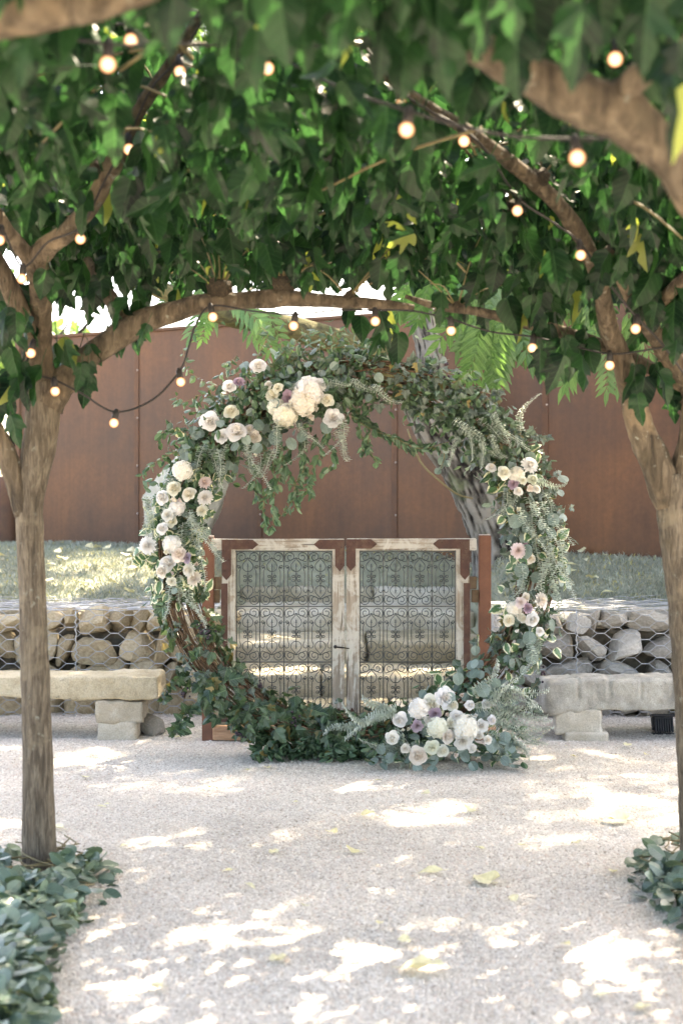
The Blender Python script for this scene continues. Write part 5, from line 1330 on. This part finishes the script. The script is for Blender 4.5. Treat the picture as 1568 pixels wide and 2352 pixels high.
LEFT = [(419, 1081, 25, 'hydrangea', CG), (398, 1121, 20, 'rose', CB), (432, 1134, 20, 'rose', CC), (371, 1141, 20, 'rose', CW_), (471, 1108, 17, 'dahlia', CP), (471, 1143, 20, 'dahlia', CC), (464, 1173, 16, 'dahlia', CC), (400, 1148, 12, 'bud', CP), (413, 1150, 10, 'bud', CP), (407, 1166, 20, 'hydrangea', CW_), (386, 1183, 18, 'rosette', CC), (394, 1196, 17, 'rose', CC), (372, 1214, 17, 'rose', CW_), (339, 1253, 23, 'dahlia', CW_), (396, 1251, 24, 'hydrangea', CW_), (411, 1273, 21, 'rose', CB), (429, 1281, 15, 'rosette', CM),
        (384, 1293, 24, 'rose', CW_), (452, 1296, 11, 'bud', CP), (371, 1312, 19, 'rose', CC), (434, 1309, 19, 'dahlia', CC), (446, 1330, 20, 'dahlia', CP), (394, 1335, 13, 'rosette', CC), (397, 1316, 9, 'bud', CP), (296, 1293, 14, 'rosette', CG), (383, 1268, 12, 'bud', CB)]
RIGHT = [(1128, 1073, 14, 'rose', CW_), (1158, 1085, 19, 'rose', CC), (1186, 1090, 20, 'hydrangea', CC), (1216, 1068, 22, 'dahlia', CW_), (1224, 1100, 15, 'rose', CB), (1178, 1112, 14, 'rosette', CM), (1218, 1121, 11, 'rose', CB), (1232, 1123, 12, 'rose', CC), (1190, 1128, 13, 'rose', CC), (1200, 1104, 12, 'rosette', CC), (1190, 1171, 12, 'bud', CC), (1190, 1265, 20, 'dahlia', CP), (1207, 1256, 10, 'rosette', (.33, .17, .24)), (1220, 1284, 13, 'rose', CC), (1242, 1379, 20, 'dahlia', CP), (1211, 1397, 14, 'rosette', CM), (1195, 1384, 15, 'rosette', CB), (1207, 1373, 13, 'rose', CB), (1180, 1398, 19, 'hydrangea', CW_),
         (1168, 1425, 16, 'rose', CB), (1199, 1420, 14, 'rose', CC), (1224, 1423, 19, 'rose', CW_), (1240, 1450, 12, 'rose', CW_), (1251, 1463, 9, 'bud', CW_), (1186, 1450, 9, 'bud', CW_), (1269, 1186, 10, 'bud', CW_), (1203, 1310, 9, 'bud', CC)]
BOT = [(1021, 1604, 28, 'rosette', CW_), (989, 1617, 24, 'rose', CC), (961, 1629, 26, 'hydrangea', CW_), (998, 1640, 18, 'rosette', CM), (957, 1668, 16, 'rosette', CM), (918, 1654, 21, 'rose', CW_), (1026, 1641, 9, 'bud', CB), (900, 1697, 19, 'rose', CW_), (1048, 1645, 18, 'rose', CW_), (1067, 1672, 34, 'hydrangea', CW_), (1104, 1668, 20, 'rosette', CW_), (1004, 1672, 26, 'hydrangea', CG), (1029, 1692, 20, 'rose', CP), (1063, 1702, 24, 'rosette', CB), (992, 1717, 21, 'rose', CB), (960, 1736, 25, 'rose', CB), (1017, 1725, 17, 'rose', CB),
       (1092, 1643, 10, 'bud', CW_), (1116, 1617, 14, 'rose', CW_), (1060, 1597, 11, 'bud', CP), (1095, 1601, 10, 'bud', CP), (937, 1675, 9, 'bud', CP), (925, 1677, 8, 'bud', CB), (1101, 1690, 12, 'rose', CC), (935, 1711, 9, 'bud', CC), (1080, 1620, 14, 'rose', CW_), (1040, 1620, 16, 'rose', CB), (1130, 1655, 13, 'rose', CW_), (1120, 1700, 12, 'rose', CC), (1085, 1720, 14, 'rose', CW_), (930, 1720, 13, 'rose', CC), (1046, 1735, 12, 'bud', CB), (985, 1655, 13, 'rose', CW_), (1035, 1660, 14, 'rose', CC)]
for f_ in TOP: flower(*f_, D=7.98+fr.uniform(-.03, .03))
for f_ in LEFT: flower(*f_, D=7.99+fr.uniform(-.03, .03))
for f_ in RIGHT: flower(*f_, D=7.99+fr.uniform(-.03, .03))
for f_ in BOT: flower(*f_, D=7.80-.12*(f_[1]-1600)/140+fr.uniform(-.02, .02))
# dark berries among the ivy
bz = bmesh.new(); bmesh.ops.create_icosphere(bz, subdivisions=2, radius=.0085); bme = bpy.data.meshes.new('berry'); bz.to_mesh(bme); bz.free(); bme.materials.append(M['berry']); bme.polygons.foreach_set('use_smooth', [True]*len(bme.polygons))
for (x, y, k) in [(462, 1450, 9), (480, 1460, 7), (420, 1590, 6), (675, 1650, 12), (550, 1690, 8), (600, 1575, 7), (760, 1745, 6), (1245, 1545, 7), (1195, 1500, 6), (1030, 850, 4)]:
    for i in range(k): link('berry', bme, ARCH, at(ARCH, P(x+fr.gauss(0, 6), y+fr.gauss(0, 8), 8.06+fr.uniform(-.02, .03))), scale=fr.uniform(.7, 1.1))

# ------------------------------------------------------------------ eucalyptus garlands on the gravel
def garland(label, path, widths, n_):
    root = thing('eucalyptus_garland', label, 'garland', (*path[0], 0), 'eucalyptus garlands lining the aisle')
    root['tx'] = path[1][0]; pts = catmull([Vector((x, y, .03)) for x, y in path], 8); ws = interp(widths, 8); I_ = Items()
    seg_ = [(pts[i+1]-pts[i]).length for i in range(len(pts)-1)]
    wts = np.array([s_*w_ for s_, w_ in zip(seg_, ws)]); wts /= wts.sum()
    for k in range(7):
        q = [p+Vector((NR.normal()*ws[i]*.4, NR.normal()*.03, .03+.03*NR.random())) for i, p in enumerate(pts) if i % 3 == 0]
        tube('stem', q, .0035, M['shoot'], 5, 3, 0, 1, root)
    made_ = 0
    while made_ < n_:
        j = int(NR.choice(len(wts), p=wts)); t = NR.random(); c = pts[j].lerp(pts[j+1], t); o_ = NR.normal()*.42
        o_ = max(-1.05, min(1.05, o_)); hgt = .10*math.sqrt(max(0, 1.1-o_*o_))*NR.random()**.5
        d = (pts[j+1]-pts[j]).normalized(); s_ = Vector((d.y, -d.x, 0))
        p = c+s_*o_*ws[j]+Vector((0, 0, hgt-.02)); a = NR.uniform(0, 6.28)
        if abs(p.x-root.get('tx', 9)) < .13 and p.y > 5.28 and p.y < 6.: continue
        made_ += 1
        tip = np.array([math.cos(a), math.sin(a), NR.normal()*.5-.1]); nrm = np.array([NR.normal()*.6+o_*.4, -.25+NR.normal()*.6, 1.])
        I_.add(np.array(p), frame(tip, nrm)*NR.uniform(.04, .085), int(NR.integers(0, 3)))
    place(root, 'eucalyptus_leaf', 'eucalyptus_foliage', LT['garland'], I_, 300)
garland('eucalyptus garland heaped round the left trunk and trailing to the near corner', [(-1.22, 5.88), (-1.20, 5.58), (-1.16, 5.22), (-1.14, 4.95), (-1.10, 4.6), (-1.03, 4.25), (-.98, 3.9), (-.94, 3.4)], [.18, .30, .27, .22, .19, .17, .17, .17], 2200)
garland('eucalyptus garland on the gravel at the foot of the right trunk', [(1.46, 6.0), (1.40, 5.6), (1.36, 5.25), (1.34, 4.9), (1.32, 4.5), (1.28, 4.0)], [.16, .25, .22, .17, .17, .16], 1700)

# ------------------------------------------------------------------ fallen leaves
def fallen(p, size, k, lab, grp, name='fallen_leaf'):
    a = R.uniform(0, 6.28); m = frame((math.cos(a), math.sin(a), R.uniform(-.1, .15)), (R.gauss(0, .22), R.gauss(0, .22)-.1, 1.))*size
    o = link(name, LT['fallen'][k]['me'], None, loc=p, M3=m); tag(o, lab, 'leaf', grp); return o
SPOT = [(1437, 1896, .115, 'large pale yellow leaf on the gravel left of the right trunk'), (145, 1915, .10, 'pale yellow leaf on the gravel right beside the left trunk'), (930, 2240, .12, 'large curled pale leaf on the gravel at the bottom centre'), (1130, 2040, .11, 'long pale leaf on the gravel at centre right, left of the right garland'), (1018, 2012, .10, 'pale yellow leaf on gravel just left of the long pale leaf at centre right')]
for x, y, s, lab in SPOT:
    D = 1.5*FPX/(y-HY); fallen(((x-CX)/FPX*D, D, .022), s, 0 if s > .105 else 1, lab, 'fallen leaves on gravel')
for x, y in [(235, 1860), (260, 1855), (470, 1815), (575, 1775), (770, 1920), (825, 1880), (630, 1970), (540, 2008), (570, 2040), (290, 1950), (210, 1790), (1190, 1950), (835, 1965), (1180, 2075), (760, 1918), (935, 2170), (1320, 1945), (1100, 1870), (980, 1830), (1250, 1690), (1300, 1720), (1330, 1745), (1230, 1705), (400, 1700), (300, 1690), (1020, 1890), (690, 1850), (1400, 2010), (1470, 2330), (1380, 2300), (1290, 2180), (640, 2220), (380, 2280), (880, 2130), (720, 2090), (1120, 1960), (1450, 1720), (1500, 1740), (620, 1770), (850, 1800)]:
    D = 1.5*FPX/(y-HY); fallen(((x+R.uniform(-12, 12)-CX)/FPX*D, D, .017), R.uniform(.03, .065), R.randrange(3), 'small yellow leaf on the gravel '+('close in front of the arch' if y < 1790 else 'between the two trunks' if y < 1985 else 'in the near foreground')+(', left side' if x < 523 else ', middle' if x < 1045 else ', right side'), 'small fallen leaves on gravel')
for i in range(120):
    D = R.uniform(10.35, 12.6); X = R.uniform(-.25, .25)*D*1.05
    if abs(X-.09) < 1.0 and D < 12.8: continue
    if R.random() < .35 and X < 0: continue
    fallen((X, D, lawn_z(X, D)+.04), R.uniform(.07, .12), R.randrange(3), 'yellow leaf fallen on the lawn '+('left of the arch' if X/D < -.135 else 'right of the arch' if X/D > .155 else 'seen through the arch')+(' near the gabion wall' if D < 11. else ' near the steel wall' if D > 11.8 else ''), 'fallen leaves on the lawn')
for (x, y, D) in [(1380, 1385, 9.9), (1310, 1388, 9.9), (1345, 1405, 9.55), (40, 1392, 9.8)]:
    fallen(P(x, y, D)*1.0+Vector((0, 0, .01)), R.uniform(.08, .12), R.randrange(2), 'yellow leaf caught on top of the '+('left' if x < 784 else 'right')+' gabion wall', 'leaves caught on the gabions')
for t in [x for k in LT.values() for x in k]+CT: pass
